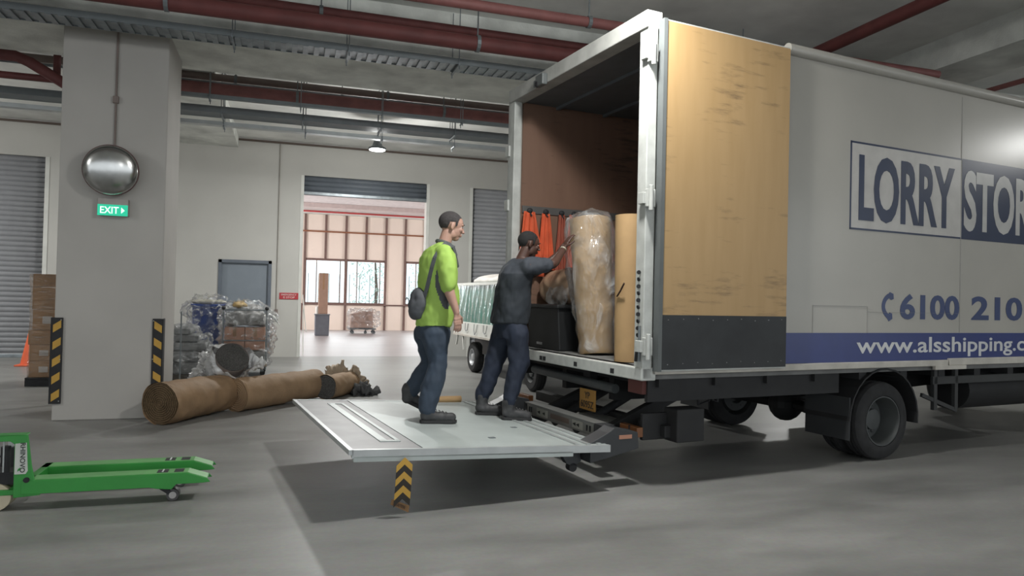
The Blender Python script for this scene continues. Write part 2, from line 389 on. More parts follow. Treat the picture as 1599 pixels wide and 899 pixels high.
struct('trim_5', MB().box((-8, YF-.06, 4.03), (14, YF, 4.09)), far_frame_or)
struct('trim_6', MB().box((-8, YF-.055, 1.03), (14, YF-.0, 1.09)), far_frame)
struct('trim_7', MB().box((-8, YF-.25, 4.76), (14, YF, 4.86)), white_m)
for yy in (20.5, 24.0, 27.5): struct('ceiling_rib', MB().box((-8, yy, 4.70), (16, yy+.3, 4.86)), M('rib_pale', (.55, .46, .44), .8))

def pipe(name, pts, r, mat, label, cat='pipe', group=None, n=16, collars=()):
    root = thing(name, label, cat, group=group)
    ob('pipe_run', MB().tube(pts, r, n), mat, root, angle=40)
    for c in collars:
        ob('pipe_clamp', MB().tube([(c, pts[0][1], pts[0][2]+r), (c, pts[0][1], 4.99 if not (8.65 < pts[0][1] < 10.45) else 4.45)], .008, 6).lathe([(r+.012, -.02), (r+.012, .02)], (c, pts[0][1], pts[0][2]), (1, 0, 0), 14), galv_d, root)
    return root
pipe('sprinkler_pipe', [(-15, 28.0, 4.60), (15, 28.0, 4.60)], .035, M('bright_red_pipe', (.45, .06, .06), .5), 'thin red pipe running under the ceiling of the far hall')
pipe('fire_main_pipe', [(-15, 7.80, 4.34), (17.5, 7.80, 4.34)], .085, red_pipe, 'thick red pipe in front of the concrete beam, nearest the camera', collars=(-5, -1.2, 2.0, 5.5))
pipe('sprinkler_pipe', [(-15, 8.2, 4.62), (8.05, 8.2, 4.62)], .05, red_pipe, 'thinner red pipe just above and behind the thick red pipe', collars=(-3.4, .3, 3.8))
pipe('fire_main_pipe', [(-15, 7.2, 4.52), (8.05, 7.2, 4.52)], .055, red_dull, 'dull red pipe high under the slab, above the lorry tail', collars=(-.3, 3.1))
pipe('drain_pipe', [(-15, 11.6, 4.70), (17.5, 11.6, 4.70)], .055, brown_pipe, 'brown pipe behind the concrete beam, above the second red pipe', collars=(-.8, 1.5, 4.2))
pipe('conduit_pipe', [(-15, 11.9, 4.70), (17.5, 11.9, 4.70)], .022, galv, 'thin galvanised conduit beside the brown pipe', collars=(.8,))
pipe('fire_main_pipe', [(-2.9, 11.5, 4.50), (17.5, 11.5, 4.50)], .085, red_dull, 'thick dull red pipe above the cable trays by the back wall', collars=(.1, 2.4, 4.6, 5.2))
pipe('fire_branch_pipe', [(-15, 10.6, 4.42), (-3.35, 10.6, 4.42), (-3.2, 10.6, 4.36), (-2.5, 10.6, 3.95), (-2.42, 10.6, 3.85), (-2.4, 10.6, 0)], .07, red_pipe, 'red pipe with a sloping bend left of the pillar', collars=(-6,))
pipe('sprinkler_pipe', [(-15, 10.8, 4.22), (-3.0, 10.8, 4.22), (-2.95, 10.8, 4.3), (-2.95, 10.8, 4.98)], .045, red_pipe, 'straight red pipe below the bent one, left of the pillar')
pipe('fire_main_pipe', [(6.35, -1.95, 4.68), (6.35, 8.5, 4.68)], .075, red_pipe, 'red pipe crossing the ceiling above the lorry box')
pipe('conduit_pipe', [(9.2, -1.95, 4.48), (9.2, 8.5, 4.50)], .035, red_dull, 'thin red pipe at the far right of the ceiling')
pipe('conduit_pipe', [(-.19, YW-.02, 1.08), (-.19, YW-.02, 4.92)], .012, M('conduit_grey', (.30, .28, .25), .5), 'thin vertical conduit down the back wall beside the grey door')
pipe('conduit_pipe', [(-1.885, 9.075, 3.03), (-1.885, 9.075, 4.44)], .011, brown_pipe, 'thin vertical conduit on the pillar above the round mirror')
for c in COL.objects:
    if c.name.startswith('conduit_pipe') and 'round mirror' in c.get('label', ''):
        ob('junction_box', MB().box((-1.915, 9.05, 3.58), (-1.855, 9.09, 3.66)), brown_pipe, c, bevel=.004)
    if c.name.startswith('conduit_pipe') and 'grey door' in c.get('label', ''):
        ob('pull_switch', MB().box((-.22, YW-.06, 1.0), (-.15, YW, 1.1)).tube([(-.2, YW-.05, 1.01), (-.27, YW-.09, .9)], .012, 6), brown_pipe, c)

def tray(name, y0, y1, z, h, mat, label, hang, ribs=True, xr=(-15, 17.5), top=None):
    root = thing(name, label, 'cable tray', group=None)
    m = MB(); m.box((xr[0], y0, z), (xr[1], y0+.012, z+h)); m.box((xr[0], y1-.012, z), (xr[1], y1, z+h))
    ob('side_rail', m, mat, root)
    if ribs:
        b = MB(); x = xr[0]
        while x < xr[1]:
            b.box((x, y0+.012, z-.006), (x+.06, y1-.012, z+.010)); x += .12
        ob('ladder_rungs', b, galv, root)['kind'] = 'stuff'
        ob('tray_base', MB().box((xr[0], y0+.012, z+.010), (xr[1], y1-.012, z+.018)), galv, root)
    else: ob('tray_base', MB().box((xr[0], y0+.012, z), (xr[1], y1-.012, z+.012)), mat, root)
    for hx in hang:
        t = top or 4.99
        ob('hanger', MB().box((hx-.012, y0-.05, z-.03), (hx+.012, y1+.05, z-.008)).tube([(hx, y0-.03, z-.07), (hx, y0-.03, t)], .006, 6).tube([(hx, y1+.03, z-.07), (hx, y1+.03, t)], .006, 6), galv, root)
    return root
tray('cable_tray', 8.30, 8.62, 4.25, .07, galv_d, 'ribbed galvanised cable tray under the concrete beam, crossing the pillar top', (-6, -3.2, -.62, .62, 1.9, 4.5))
tray('cable_tray', 11.0, 11.08, 4.24, .05, galv_d, 'narrow dark cable tray behind the pillar, nearest of the back group', (-6, -1.1, .15, 1.35, 2.6), ribs=False)
tray('cable_tray', 11.72, 12.08, 4.20, .10, galv_d, 'wide dark cable tray in the middle of the back group', (-6, -1.0, .2, 1.42, 2.65, 4.0), ribs=False)
tray('cable_tray', 12.22, 12.36, 4.12, .06, bright_m, 'galvanised cable tray of the back group, closest to the back wall', (-6, -1.0, .25, 1.5, 2.75, 4.1), ribs=False)
tray('cable_tray', 9.1, 9.2, 4.62, .05, galv_d, 'short cable tray beside the far right ceiling beam', (9.5, 12), ribs=False, xr=(9.1, 17))

# ---- lamps
def lamp(loc, k, label, i):
    root = thing('high_bay_lamp', label, 'ceiling lamp', loc, group='round high bay lamps')
    ob('lamp_housing', MB().lathe([(.16, .0), (.17, .03), (.10, .07), (.07, .16), (.03, .18)], (0, 0, 0), (0, 0, 1), 28), galv_d, root, angle=40)
    e = M('lamp_glow_%d' % i, (1, 1, 1), .5, emit=((.95, 1.0, .97), 22.0))
    ob('lamp_lens', MB().lathe([(.15, -.012), (.15, .0)], (0, 0, 0), (0, 0, 1), 28), e, root)
    ob('lamp_rod', MB().tube([(0, 0, .17), (0, 0, 4.99-loc[2])], .008, 6), galv_d, root)
    l = bpy.data.lights.new('lamp_light', 'AREA'); l.shape = 'DISK'; l.size = .30; l.energy = LAMP_W*k; l.color = (1.0, 1.0, .97)
    o = bpy.data.objects.new('lamp_light', l); COL.objects.link(o); o.parent = root; o.location = (0, 0, -.02)
    l = bpy.data.lights.new('lamp_side_light', 'POINT'); l.shadow_soft_size = .10; l.energy = LAMP_W*k*.85; l.color = (1.0, 1.0, .97)
    o = bpy.data.objects.new('lamp_side_light', l); COL.objects.link(o); o.parent = root; o.location = (0, 0, -.13)
LL = ['round high bay lamp glowing in front of the back wall', 'round high bay lamp hanging over the tail lift', 'round high bay lamp beyond the right side of the lorry',
      'round high bay lamp left of the pallet truck', 'round high bay lamp by the left roller shutter', 'round high bay lamp behind the lorry near the back wall', 'round high bay lamp behind the camera']
for i, ((loc, k), lb) in enumerate(zip(LAMPS, LL)): lamp(loc, k, lb, i)
# ---- pillar fittings
r = thing('convex_mirror', 'round convex traffic mirror fixed on the pillar above the exit sign', 'mirror', (-1.885, 8.93, 2.795))
prof = [(0.001, -.11)] + [(.275*math.sin(t), -.11+.10*(1-math.cos(t*.95))/(1-math.cos(1.5))) for t in [i*PI/2/14 for i in range(1, 15)]]
tilt = Euler((math.radians(8), 0, math.radians(4))).to_matrix() @ Vector((0, 1, 0))
ob('mirror_dome', MB().lathe(prof, (0, 0, 0), tilt, 48), mirror_m, r, smooth=True)
ob('mirror_rim', MB().lathe([(.268, -.008), (.283, -.008), (.283, .015), (.268, .015)], (0, 0, 0), tilt, 48, cap=False), M('rim_brown', (.10, .045, .04), .5), r, angle=40)
ob('mirror_bracket', MB().tube([(0, .02, 0), (0, .155, .0)], .03, 10), galv_d, r)
r = thing('exit_sign', 'lit green EXIT sign box with arrow on the pillar below the mirror', 'sign', (-1.872, 9.05, 2.36))
ob('sign_housing', MB().box((-.155, -.035, -.062), (.155, .04, .13)), M('sign_housing', (.36, .33, .31), .6), r, bevel=.006)
ob('sign_face', MB().box((-.152, -.042, -.062), (.152, -.035, .062)), M('exit_green', (.02, .45, .26), .5, emit=((.02, .62, .36), .9)), r)
lit = M('exit_white', (.9, 1, .95), .5, emit=((.85, 1.0, .93), 1.1))
text_fit('sign_lettering', 'EXIT', -.125, .062, -.038, .038, -.043, lit, r, bold=.012, depth=.002)
ob('sign_arrow', MB().prism([(.087, -.034), (.087, .034), (.122, 0)], 'y', -.046, -.043), lit, r)
def guard(x0, lab, mirror):
    g = thing('corner_guard', lab, 'corner guard', (x0, 9.085, 0), group='striped corner guards')
    ob('guard_backing', MB().box((0, -.02, .19), (.105, 0, 1.145)), black_m, g, bevel=.004)
    sd = 1 if mirror else -1
    xs = .105 if mirror else 0
    m = MB()
    n = 5; h = .955/n; a0, a1 = (.012, .09) if not mirror else (.02, .10)
    for i in range(n):
        z = .215+i*h; up = .055
        if not mirror: pts = [(a0, z), (a1, z+up), (a1, z+up+.085), (a0, z+.085)]
        else: pts = [(a0, z+up), (a1, z), (a1, z+.085), (a0, z+up+.085)]
        m.prism(pts, 'y', -.023, -.020)
    ob('yellow_stripes', m, yellow_m, g)
    ob('guard_return', MB().box((xs-(.0 if mirror else .012), -.02, .19), (xs+(.012 if mirror else 0), .09, 1.145)), black_m, g)
    ob('screws', MB().ball((.088 if not mirror else .012, -.022, 1.12), .006, 8).ball((.088 if not mirror else .012, -.022, .22), .006, 8).ball((.088 if not mirror else .012, -.022, .68), .006, 8), bright_m, g)
guard(-2.445, 'black and yellow striped guard on the left corner of the pillar', False)
guard(-1.44, 'black and yellow striped guard on the right corner of the pillar', True)
r = thing('warning_sign', 'small red notice with white lettering on the back wall by the opening', 'sign', (.085, YW-.012, 1.41))
ob('sign_plate', MB().box((-.21, -.004, -.075), (.21, .012, .075)), M('sign_red', (.42, .035, .045), .5), r, bevel=.003)
sw = M('sign_white', (.75, .6, .58), .5)
text_fit('sign_lettering', 'EMERGENCY', -.17, .17, .012, .05, -.005, sw, r, bold=.01, depth=.002)
text_fit('sign_lettering', 'E STOP', -.12, .13, -.052, -.01, -.005, sw, r, bold=.01, depth=.002)

# ================================================================== LORRY
body_w = M('lorry_white', (.41, .39, .35), .28, var=.05, scale=1.3)
frame_w = M('frame_white', (.49, .50, .475), .5, var=.12, scale=9)
frame_dirty = M('worn_white', (.47, .48, .46), .6, var=.3, scale=14, col2=(.56, .57, .54))
alu = M('alu_rail', (.50, .47, .42), .5, .2, var=.15, scale=5)
blue_m = M('livery_blue', (.03, .045, .17), .3, var=.05)
navy_m = M('livery_navy', (.022, .034, .075), .3, var=.05)
black_ply = M('kick_plate_black', (.022, .024, .026), .6, var=.25, scale=4)
lift_alu = M('lift_aluminium', (.43, .47, .46), .42, .12, var=.08, scale=3)
lift_dark = M('lift_grey_tread', (.27, .265, .27), .5, .15, var=.12, scale=4)
grey_in = M('roof_lining', (.10, .11, .12), .6)
truck = thing('box_lorry', 'white box lorry with open rear doors and lowered tail lift', 'lorry', (CX, CY, 0), TA)
ZB, ZT, BW, BL = .95, 3.74, 2.5, 6.2
t = truck
ob('side_panel', MB().box((.06, 0, ZB), (BL, .04, ZT-.05)), body_w, t)
ob('side_panel', MB().box((.06, BW-.04, ZB), (BL, BW, ZT-.05)), body_w, t)
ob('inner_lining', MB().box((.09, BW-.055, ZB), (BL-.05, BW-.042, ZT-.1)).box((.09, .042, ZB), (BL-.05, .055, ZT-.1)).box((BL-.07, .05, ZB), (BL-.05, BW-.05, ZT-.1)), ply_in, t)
ob('front_panel', MB().box((BL-.04, .04, ZB), (BL, BW-.04, ZT-.05)), body_w, t)
ob('roof', MB().box((.06, .0, ZT-.05), (BL, BW, ZT)), body_w, t, bevel=.02)
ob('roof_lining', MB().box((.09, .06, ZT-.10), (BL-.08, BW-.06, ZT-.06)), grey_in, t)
cr = MB()
for i in range(9): cr.box((.5+i*.62, .06, ZT-.13), (.54+i*.62, BW-.06, ZT-.10))
ob('roof_bows', cr, grey_in, t)
ob('cargo_deck', MB().box((.02, .04, ZB-.10), (BL-.02, BW-.04, ZB)), M('deck_grey', (.17, .17, .165), .7, var=.2, scale=5), t)
ob('roof_rail', MB().tube([(1.46, -.012, ZT-.02), (BL, -.012, ZT-.02)], .05, 12), body_w, t, angle=40)
ob('bottom_rail', MB().box((.06, -.03, .895), (3.70, .0, ZB+.005)).box((3.72, -.03, .90), (BL, 0, ZB+.02)), alu, t, bevel=.006)
ob('bottom_rail_bracket', MB().box((3.5, -.035, .86), (3.98, .0, .90)), alu, t)
# rear frame
ob('rear_post', MB().box((-.03, -.03, .86), (.06, .09, ZT)), frame_w, t, bevel=.008)
ob('rear_post', MB().box((-.03, BW-.09, .86), (.06, BW+.03, ZT)), frame_w, t, bevel=.008)
ob('rear_header', MB().box((-.05, -.03, ZT-.11), (.10, BW+.03, ZT+.03)), M('header_white', (.36, .36, .34), .6, var=.15, scale=6), t, bevel=.008)
ob('rear_sill', MB().box((-.04, -.03, .85), (.10, BW+.03, ZB)), frame_dirty, t, bevel=.008)
rub = MB()
for y in (.35, .95, 1.55, 1.62, 2.1): rub.box((-.046, y, .87), (-.038, y+.05, .91))
ob('sill_latches', rub, black_m, t)
c = ob('rear_camera', MB().box((-.11, 1.62, ZT-.135), (-.05, 1.78, ZT-.02)).box((-.10, 1.80, ZT-.12), (-.06, 1.84, ZT-.05)), M('camera_grey', (.10, .11, .11), .5), t, bevel=.01)
ob('camera_lens', MB().lathe([(.028, 0), (.032, .02)], (-.12, 1.74, ZT-.11), (1, 0, 0), 16), black_m, c)
# near door folded back flat against the side
dr = ob('rear_door', MB().box((.07, -.085, .925), (1.42, -.035, 3.70)), frame_w, t, bevel=.004); dr['label'] = 'near rear door folded flat along the side, plywood lined'
ob('door_plywood', MB().box((.10, -.092, 1.36), (1.415, -.084, 3.685)), ply_m, dr)
ob('kick_plate', MB().box((.10, -.096, .94), (1.415, -.084, 1.37)), black_ply, dr)
riv = MB()
for i in range(9):
    for z in (1.33, .98): riv.ball((.16+i*.15, -.096, z+(i % 3)*.006), .0045, 8)
ob('rivets', riv, M('rivet_grey', (.16, .16, .16), .5), dr)
ob('door_seal', MB().box((.065, -.10, .925), (.10, -.03, 3.70)), M('seal_grey', (.11, .12, .12), .7), dr)
for z in (1.12, 2.28, 3.42):
    h = ob('door_hinge', MB().box((-.045, -.075, z-.07), (.03, -.032, z+.07)).tube([(-.02, -.085, z-.10), (-.02, -.085, z+.10)], .018, 10).box((-.07, -.05, z-.045), (-.03, .02, z+.045)), frame_w, dr, bevel=.004)
dl = ob('rear_door', MB().box((-.02, BW+.035, .925), (1.33, BW+.085, 3.70)), frame_w, t, bevel=.004); dl['label'] = 'far rear door folded flat, only its edge seen'
for z in (1.12, 2.5, 3.1): ob('door_hinge', MB().box((-.05, BW+.0, z-.06), (.02, BW+.09, z+.06)), frame_w, dl, bevel=.004)
ob('locking_bar', MB().tube([(-.045, -.0, 1.0), (-.045, -.0, 1.28)], .010, 8), galv_d, t)
ch = MB()
for i in range(11):
    z = 1.70-i*.055
    if i % 2: ch.lathe([(.017, -.004), (.017, .004)], (-.045, .022, z), (1, 0, .2), 10)
    else: ch.lathe([(.017, -.004), (.017, .004)], (-.045, .022, z), (.2, 1, 0), 10)
ch.tube([(-.045, .022, 1.15), (-.055, .022, 1.05), (-.05, .035, 1.0)], .012, 8)
ob('door_chain', ch, black_m, t)
ob('cargo_track', MB().box((.1, BW-.07, 2.42), (BL-.1, BW-.055, 2.50)).box((.1, .055, 2.42), (BL-.1, .07, 2.50)), M('track_grey', (.13, .125, .12), .5, .3), t)
# livery
ob('livery_stripe', MB().box((1.42, -.003, .955), (BL, .0, 1.225)), blue_m, t)
lt = MB(); q = .018; x0, x1, z0, z1 = 2.285, 3.92, 2.185, 3.01
lt.box((x0, -.003, z0), (x1, 0, z0+q)).box((x0, -.003, z1-q), (x1, 0, z1)).box((x0, -.003, z0), (x0+q, 0, z1))
ob('logo_outline', lt, navy_m, t)
ob('logo_panel', MB().box((3.92, -.003, z0), (5.30, 0, z1)), navy_m, t)
ob('logo_ground', MB().box((x0+q, -.0015, z0+q), (3.92, 0, z1-q)), M('logo_white', (.50, .48, .45), .3), t)
text_fit('logo_lettering', 'LORRY', 2.40, 3.80, 2.27, 2.90, -.003, navy_m, t, bold=.03, depth=.002)
text_fit('logo_lettering', 'STOR', 3.95, 5.12, 2.27, 2.90, -.004, M('letter_grey', (.48, .47, .45), .3), t, bold=.03, depth=.002)
text_fit('phone_lettering', '6100', 3.00, 3.90, 1.355, 1.605, -.002, M('livery_blue_text', (.04, .06, .15), .3), t, bold=.03, depth=.002)
text_fit('phone_lettering', '210', 4.10, 4.98, 1.355, 1.605, -.002, M('livery_blue_text', (.04, .06, .15), .3), t, bold=.03, depth=.002)
text_fit('web_lettering', 'www.alsshipping.c', 2.40, 5.03, .985, 1.185, -.004, M('web_white', (.62, .62, .62), .4), t, bold=.012, depth=.002)
# telephone handset mark
hs = []
for i in range(13):
    a = math.radians(118+i*(248-118)/12); hs.append((2.90+.16*math.cos(a), 1.48+.135*math.sin(a)))
hi = [(2.90+.115*math.cos(math.radians(248-i*130/12)), 1.48+.09*math.sin(math.radians(248-i*130/12))) for i in range(13)]
hm = MB().prism(hs+hi, 'y', -.004, -.001)
hm.prism([(2.81, 1.575), (2.85, 1.615), (2.90, 1.60), (2.905, 1.55), (2.87, 1.54)], 'y', -.0042, -.001)
hm.prism([(2.81, 1.375), (2.84, 1.335), (2.89, 1.36), (2.885, 1.41), (2.85, 1.42)], 'y', -.0042, -.001)
ob('handset_mark', hm, M('livery_blue_text', (.04, .06, .15), .3), t)
ob('panel_seams', MB().box((3.905, -.0045, ZB+.28), (3.912, -.0, ZT-.1)).box((1.83, -.004, 1.47), (2.54, 0, 1.474)).box((1.83, -.004, 1.225), (1.834, 0, 1.472)).box((2.54, -.004, 1.225), (2.544, 0, 1.472)).box((2.54, -.004, 1.42), (3.9, 0, 1.423)), M('seam_grey', (.30, .29, .27), .5), t)
# chassis
ob('chassis_rail', MB().box((.25, .78, .58), (BL+1.4, .86, .80)), dkframe, t)
ob('chassis_rail', MB().box((.25, 1.64, .58), (BL+1.4, 1.72, .80)), dkframe, t)
cm = MB()
for i in range(11): cm.box((.2+i*.58, .06, .78), (.30+i*.58, BW-.06, .86))
ob('cross_members', cm, dkframe, t)
for y_ in (.10, BW-.14): ob('under_skirt', MB().box((.12, y_, .66), (2.30, y_+.04, .90)), dkframe, t)
def wheel(par, c, r, wd, rimr, rimmat, dish=.05, bolts=6, side=-1, nm='wheel'):
    """axle along local Y; side -1 = outer face toward -Y"""
    a = Vector((0, side, 0))
    prof = [(rimr, -wd*.5), (rimr+.02, -wd*.5-.004), (r*.86, -wd*.5-.006), (r*.97, -wd*.40), (r, -wd*.25), (r-.008, -wd*.24), (r-.008, -wd*.2), (r, -wd*.19), (r, -.015), (r-.01, -.012), (r-.01, .012), (r, .015), (r, wd*.19), (r-.008, wd*.2), (r-.008, wd*.24), (r, wd*.25), (r*.97, wd*.40), (r*.86, wd*.5+.006), (rimr+.02, wd*.5+.004), (rimr, wd*.5)]
    w_ = ob(nm, MB().lathe(prof, c, a, 48, cap=False), rubber, par, angle=35)
    rp = [(rimr, -wd*.5), (rimr-.006, wd*.5), (rimr*.93, wd*.5), (rimr*.86, wd*.5-dish*.5), (rimr*.80, wd*.5-dish-.05), (rimr*.45, wd*.5-dish-.06), (rimr*.40, wd*.5-dish+.02), (.001, wd*.5-dish+.03)]
    rim = MB().lathe(rp, c, a, 40, cap=False)
    for i in range(bolts):
        an = 2*PI*i/bolts; rim.ball(Vector(c)+Vector((math.cos(an)*rimr*.6, side*(wd*.5-dish-.05), math.sin(an)*rimr*.6)), .014, 8)
    ob('rim', rim, rimmat, w_, angle=35)
    return w_
for y in (.14, .40): wheel(t, (2.84, y, .375), .375, .20, .245, rim_grey, dish=.13)
for y in (BW-.14, BW-.40): wheel(t, (2.84, y, .375), .375, .20, .245, rim_grey, dish=.13, side=1)
ob('axle', MB().tube([(2.84, .3, .375), (2.84, 2.2, .375)], .06, 12).ball((2.84, 1.25, .375), (.2, .17, .19), 16).tube([(2.84, 1.25, .42), (6.5, 1.25, .62)], .045, 10), dkframe, t)
def fender(y0, y1):
    mb = MB(); k = 14; r0, r1 = .47, .485; prof = []
    pts = [(2.84+r0*math.cos(a), .40+r0*math.sin(a)) for a in [math.radians(-8+i*188/k) for i in range(k+1)]]
    pts2 = [(2.84+r1*math.cos(a), .40+r1*math.sin(a)) for a in [math.radians(-8+i*188/k) for i in range(k+1)]]
    mb.prism([(x, min(z, .885)) for x, z in pts]+[(x, min(z, .895)) for x, z in pts2[::-1]], 'y', y0, y1); return mb
ob('mudguard', fender(.02, .56), dkframe, t)
ob('mudguard', fender(BW-.56, BW-.02), dkframe, t)
ob('mud_flap', MB().box((2.36, .03, .22), (2.375, .54, .62)), M('flap_rubber', (.03, .032, .034), .8), t)
ob('mud_flap', MB().box((2.36, BW-.54, .22), (2.375, BW-.03, .62)), M('flap_rubber', (.03, .032, .034), .8), t)
ob('side_guard', MB().box((3.60, .06, .70), (5.6, .09, .78)).box((3.62, .06, .44), (3.67, .10, .88)).box((3.95, .06, .44), (4.0, .10, .88)).bar((3.45, .08, .60), (4.0, .08, .42), .03, .04), M('guard_grey', (.035, .036, .036), .6), t, bevel=.004)
ob('fuel_tank', MB().tube([(4.35, .38, .60), (5.6, .38, .60)], .22, 24), dkframe, t, angle=40)
ob('battery_box', MB().box((4.0, 1.75, .45), (4.7, 2.3, .85)), dkframe, t, bevel=.02)
# tail of the chassis: bumper, lamp boxes
ob('underrun_bar', MB().box((.30, .10, .36), (.40, 2.40, .46)), dkframe, t, bevel=.008)
ob('lamp_box', MB().box((.12, .16, .34), (.46, .20, .56)).box((.36, .02, .33), (.64, .20, .60)), dkframe, t, bevel=.01)
tl = ob('tail_lamp', MB().box((.06, .15, .37), (.12, .40, .45)), M('lamp_housing_orange', (.22, .085, .03), .4), t, bevel=.006)
ob('lamp_divider', MB().box((.055, .25, .365), (.062, .265, .455)), black_m, tl)
ob('tail_lamp', MB().box((.06, 2.10, .37), (.12, 2.35, .45)), M('lamp_housing_orange', (.22, .085, .03), .4), t, bevel=.006)
ob('red_block', MB().box((.08, .12, .72), (.30, .32, .84)), M('oxide_red', (.10, .03, .025), .7), t, bevel=.004)
ob('rear_tie_bar', MB().tube([(.08, .50, .72), (.08, 2.02, .74)], .04, 12), M('tube_grey', (.05, .055, .058), .5), t, angle=40)
ob('rear_tie_bar', MB().box((.12, .98, .74), (.2, 1.1, .86)), dkframe, t)
np_ = ob('number_plate', MB().box((.085, .83, .47), (.095, 1.10, .66)), M('plate_orange', (.33, .17, .035), .5), t, bevel=.002)
pt = M('plate_black', (.03, .02, .015), .5)
for s_, (a, b), (c0, c1) in (('YP', (-.045, .045), (.575, .635)), ('6095Z', (-.11, .11), (.49, .555))):
    text_fit('plate_lettering', s_, a, b, c0, c1, -.001, pt, np_, bold=.012, depth=.002, rot=(0, 0, -PI/2), loc=(.085, .965, 0))
# tail lift
def zp(s): return .345 - s*.0505
ps, pe = -.29, -2.27
tilt_m = lambda s, n, dz=0: (s, n, zp(s)+dz)
plat = MB(); 
def slab(mb, s0, s1, n0, n1, d0, d1):
    v = [tilt_m(s0, n0, d0), tilt_m(s1, n0, d0), tilt_m(s1, n1, d0), tilt_m(s0, n1, d0), tilt_m(s0, n0, d1), tilt_m(s1, n0, d1), tilt_m(s1, n1, d1), tilt_m(s0, n1, d1)]
    return mb.add(v, ((0, 3, 2, 1), (4, 5, 6, 7), (0, 1, 5, 4), (1, 2, 6, 5), (2, 3, 7, 6), (3, 0, 4, 7)))
slab(plat, -1.78, ps, .03, 2.38, -.045, 0)
pf = ob('lift_platform', plat, lift_alu, t); pf['label'] = 'pale grey aluminium tail lift platform'
ob('platform_ramp', slab(MB(), pe, -1.79, .03, 2.38, -.03, 0), lift_dark, pf)['label'] = 'darker tread ramp at the outer end'
tr_ = MB(); slab(tr_, pe-.01, ps, 0, .03, -.05, .004); slab(tr_, pe-.01, ps, 2.38, 2.41, -.05, .004); slab(tr_, pe-.03, pe, 0, 2.41, -.03, .004)
ob('platform_edge', tr_, bright_m, pf)
st = MB(); slab(st, -2.02, -1.96, .30, 2.15, 0, .006); slab(st, -1.90, -1.87, .30, 2.15, 0, .006); slab(st, -2.02, -1.87, .28, .32, 0, .006); slab(st, -2.02, -1.87, 2.13, 2.17, 0, .006)
ob('roll_stop_frame', st, lift_alu, pf)
gv = MB()
for a in (-.34, -.44, -.54): slab(gv, a-.035, a, .05, 2.36, -.002, .008)
ob('grip_ribs', gv, bright_m, pf)
ob('platform_skirt', slab(MB(), -2.268, -.62, .0, .03, -.075, -.04), lift_alu, pf)
ob('scuff_plates', MB().box((-.75, .80, zp(-.7)), (-.70, .84, zp(-.7)+.004)).box((-1.15, .35, zp(-1.15)-.001), (-1.10, .39, zp(-1.15)+.004)), galv_d, pf)
ob('platform_beam', slab(slab(MB(), -1.75, -.3, .55, .70, -.12, -.045), -1.75, -.3, 1.70, 1.85, -.12, -.045), M('beam_grey', (.10, .105, .11), .6), pf)
# hanging warning flag fixed on the platform edge
fl = thing('warning_flag', 'yellow and black chevron flag hanging from the tail lift edge', 'flag', W(-1.93, -.012, 0), TA)
fx0, fx1 = -.055, .055
m = MB(); m.cur = 0
rows = [(.385, 0), (.30, .0), (.22, .003), (.14, .0), (.09, -.004)]
def fpt(u, z): return (u-.02*((.385-z)/.3), -.012-.015*math.sin((.385-z)*6)-.12*max(0, -u)*0, z)
def chev(zc, th, mi, d):
    m.cur = mi
    for (a, b, za, zb) in ((fx0, 0, zc-.05, zc), (0, fx1, zc, zc-.05)):
        p = [fpt(a, za), fpt(b, zb), fpt(b, zb+th), fpt(a, za+th)]
        m.add([(x, y-d, z) for x, y, z in p]+[(x, y+.003, z) for x, y, z in p], ((0, 1, 2, 3), (7, 6, 5, 4), (0, 4, 5, 1), (1, 5, 6, 2), (2, 6, 7, 3), (3, 7, 4, 0)))
for i in range(6): chev(.350-i*.045, .045, i % 2, 0)
ob('flag_cloth', m, [yellow_m, M('flag_black', (.03, .025, .02), .8)], fl)
b = MB(); b.add([(fx0-.03, -.02, .13), (fx1-.02, -.02, .075), (fx1-.025, -.022, .03), (fx0-.04, -.022, .095)], ((0, 1, 2, 3),))
o = ob('flag_tip', b, M('tip_brown', (.22, .12, .05), .7), fl); sm = o.modifiers.new('s', 'SOLIDIFY'); sm.thickness = .003
text_fit('tip_lettering', 'CAUTION', -.035, .035, -.01, .012, -.001, M('tip_dark', (.05, .03, .02), .6), fl, bold=.01, depth=.001, rot=(0, math.radians(28), 0), loc=(-.028, -.026, .08))
# lift mechanism
bm_ = ob('lift_crossbar', MB().box((-.14, .46, .33), (-.04, 1.74, .44)), M('bar_grey', (.20, .195, .18), .5), t, bevel=.008); bm_['label'] = 'lift crossbar carrying stickers'
ob('crossbar_end', MB().box((-.15, .34, .325), (-.03, .47, .445)), black_m, bm_); ob('crossbar_end', MB().box((-.15, 1.73, .325), (-.03, 1.78, .445)), black_m, bm_)
sk = MB().box((-.143, 1.30, .35), (-.140, 1.52, .42)).box((-.143, .66, .35), (-.140, .84, .42)); ob('white_sticker', sk, M('sticker', (.36, .35, .31), .5), bm_)
ob('brown_sticker', MB().box((-.143, .90, .365), (-.140, 1.24, .41)), M('sticker_brown', (.14, .10, .08), .5), bm_)
am = MB()
for y in (1.35, 1.45, .72, .78): am.prism([(y, .37), (y+.05, .385), (y, .40)], 'x', -.146, -.143)
for y in (1.62, 1.66, .53, .58): am.box((-.146, y, .36), (-.142, y+.02, .41))
ob('sticker_arrows', am, black_m, bm_)
ob('crossbar_lip', MB().box((-.155, .46, .435), (-.03, 1.74, .448)), M('lip_grey', (.12, .12, .115), .5), bm_)
for y0 in (.52, 1.62):
    ob('lift_arm', MB().bar((-.12, y0, .30), (.75, y0, .66), .08, .10, (0, 0, 1)).bar((-.10, y0+.1, .22), (.7, y0+.1, .50), .05, .06), dkframe, t, bevel=.006)
ob('lift_cylinder', MB().tube([(-.05, .95, .30), (.6, .95, .62)], .04, 12).tube([(-.05, 1.35, .30), (.6, 1.35, .62)], .04, 12), black_m, t, angle=40)
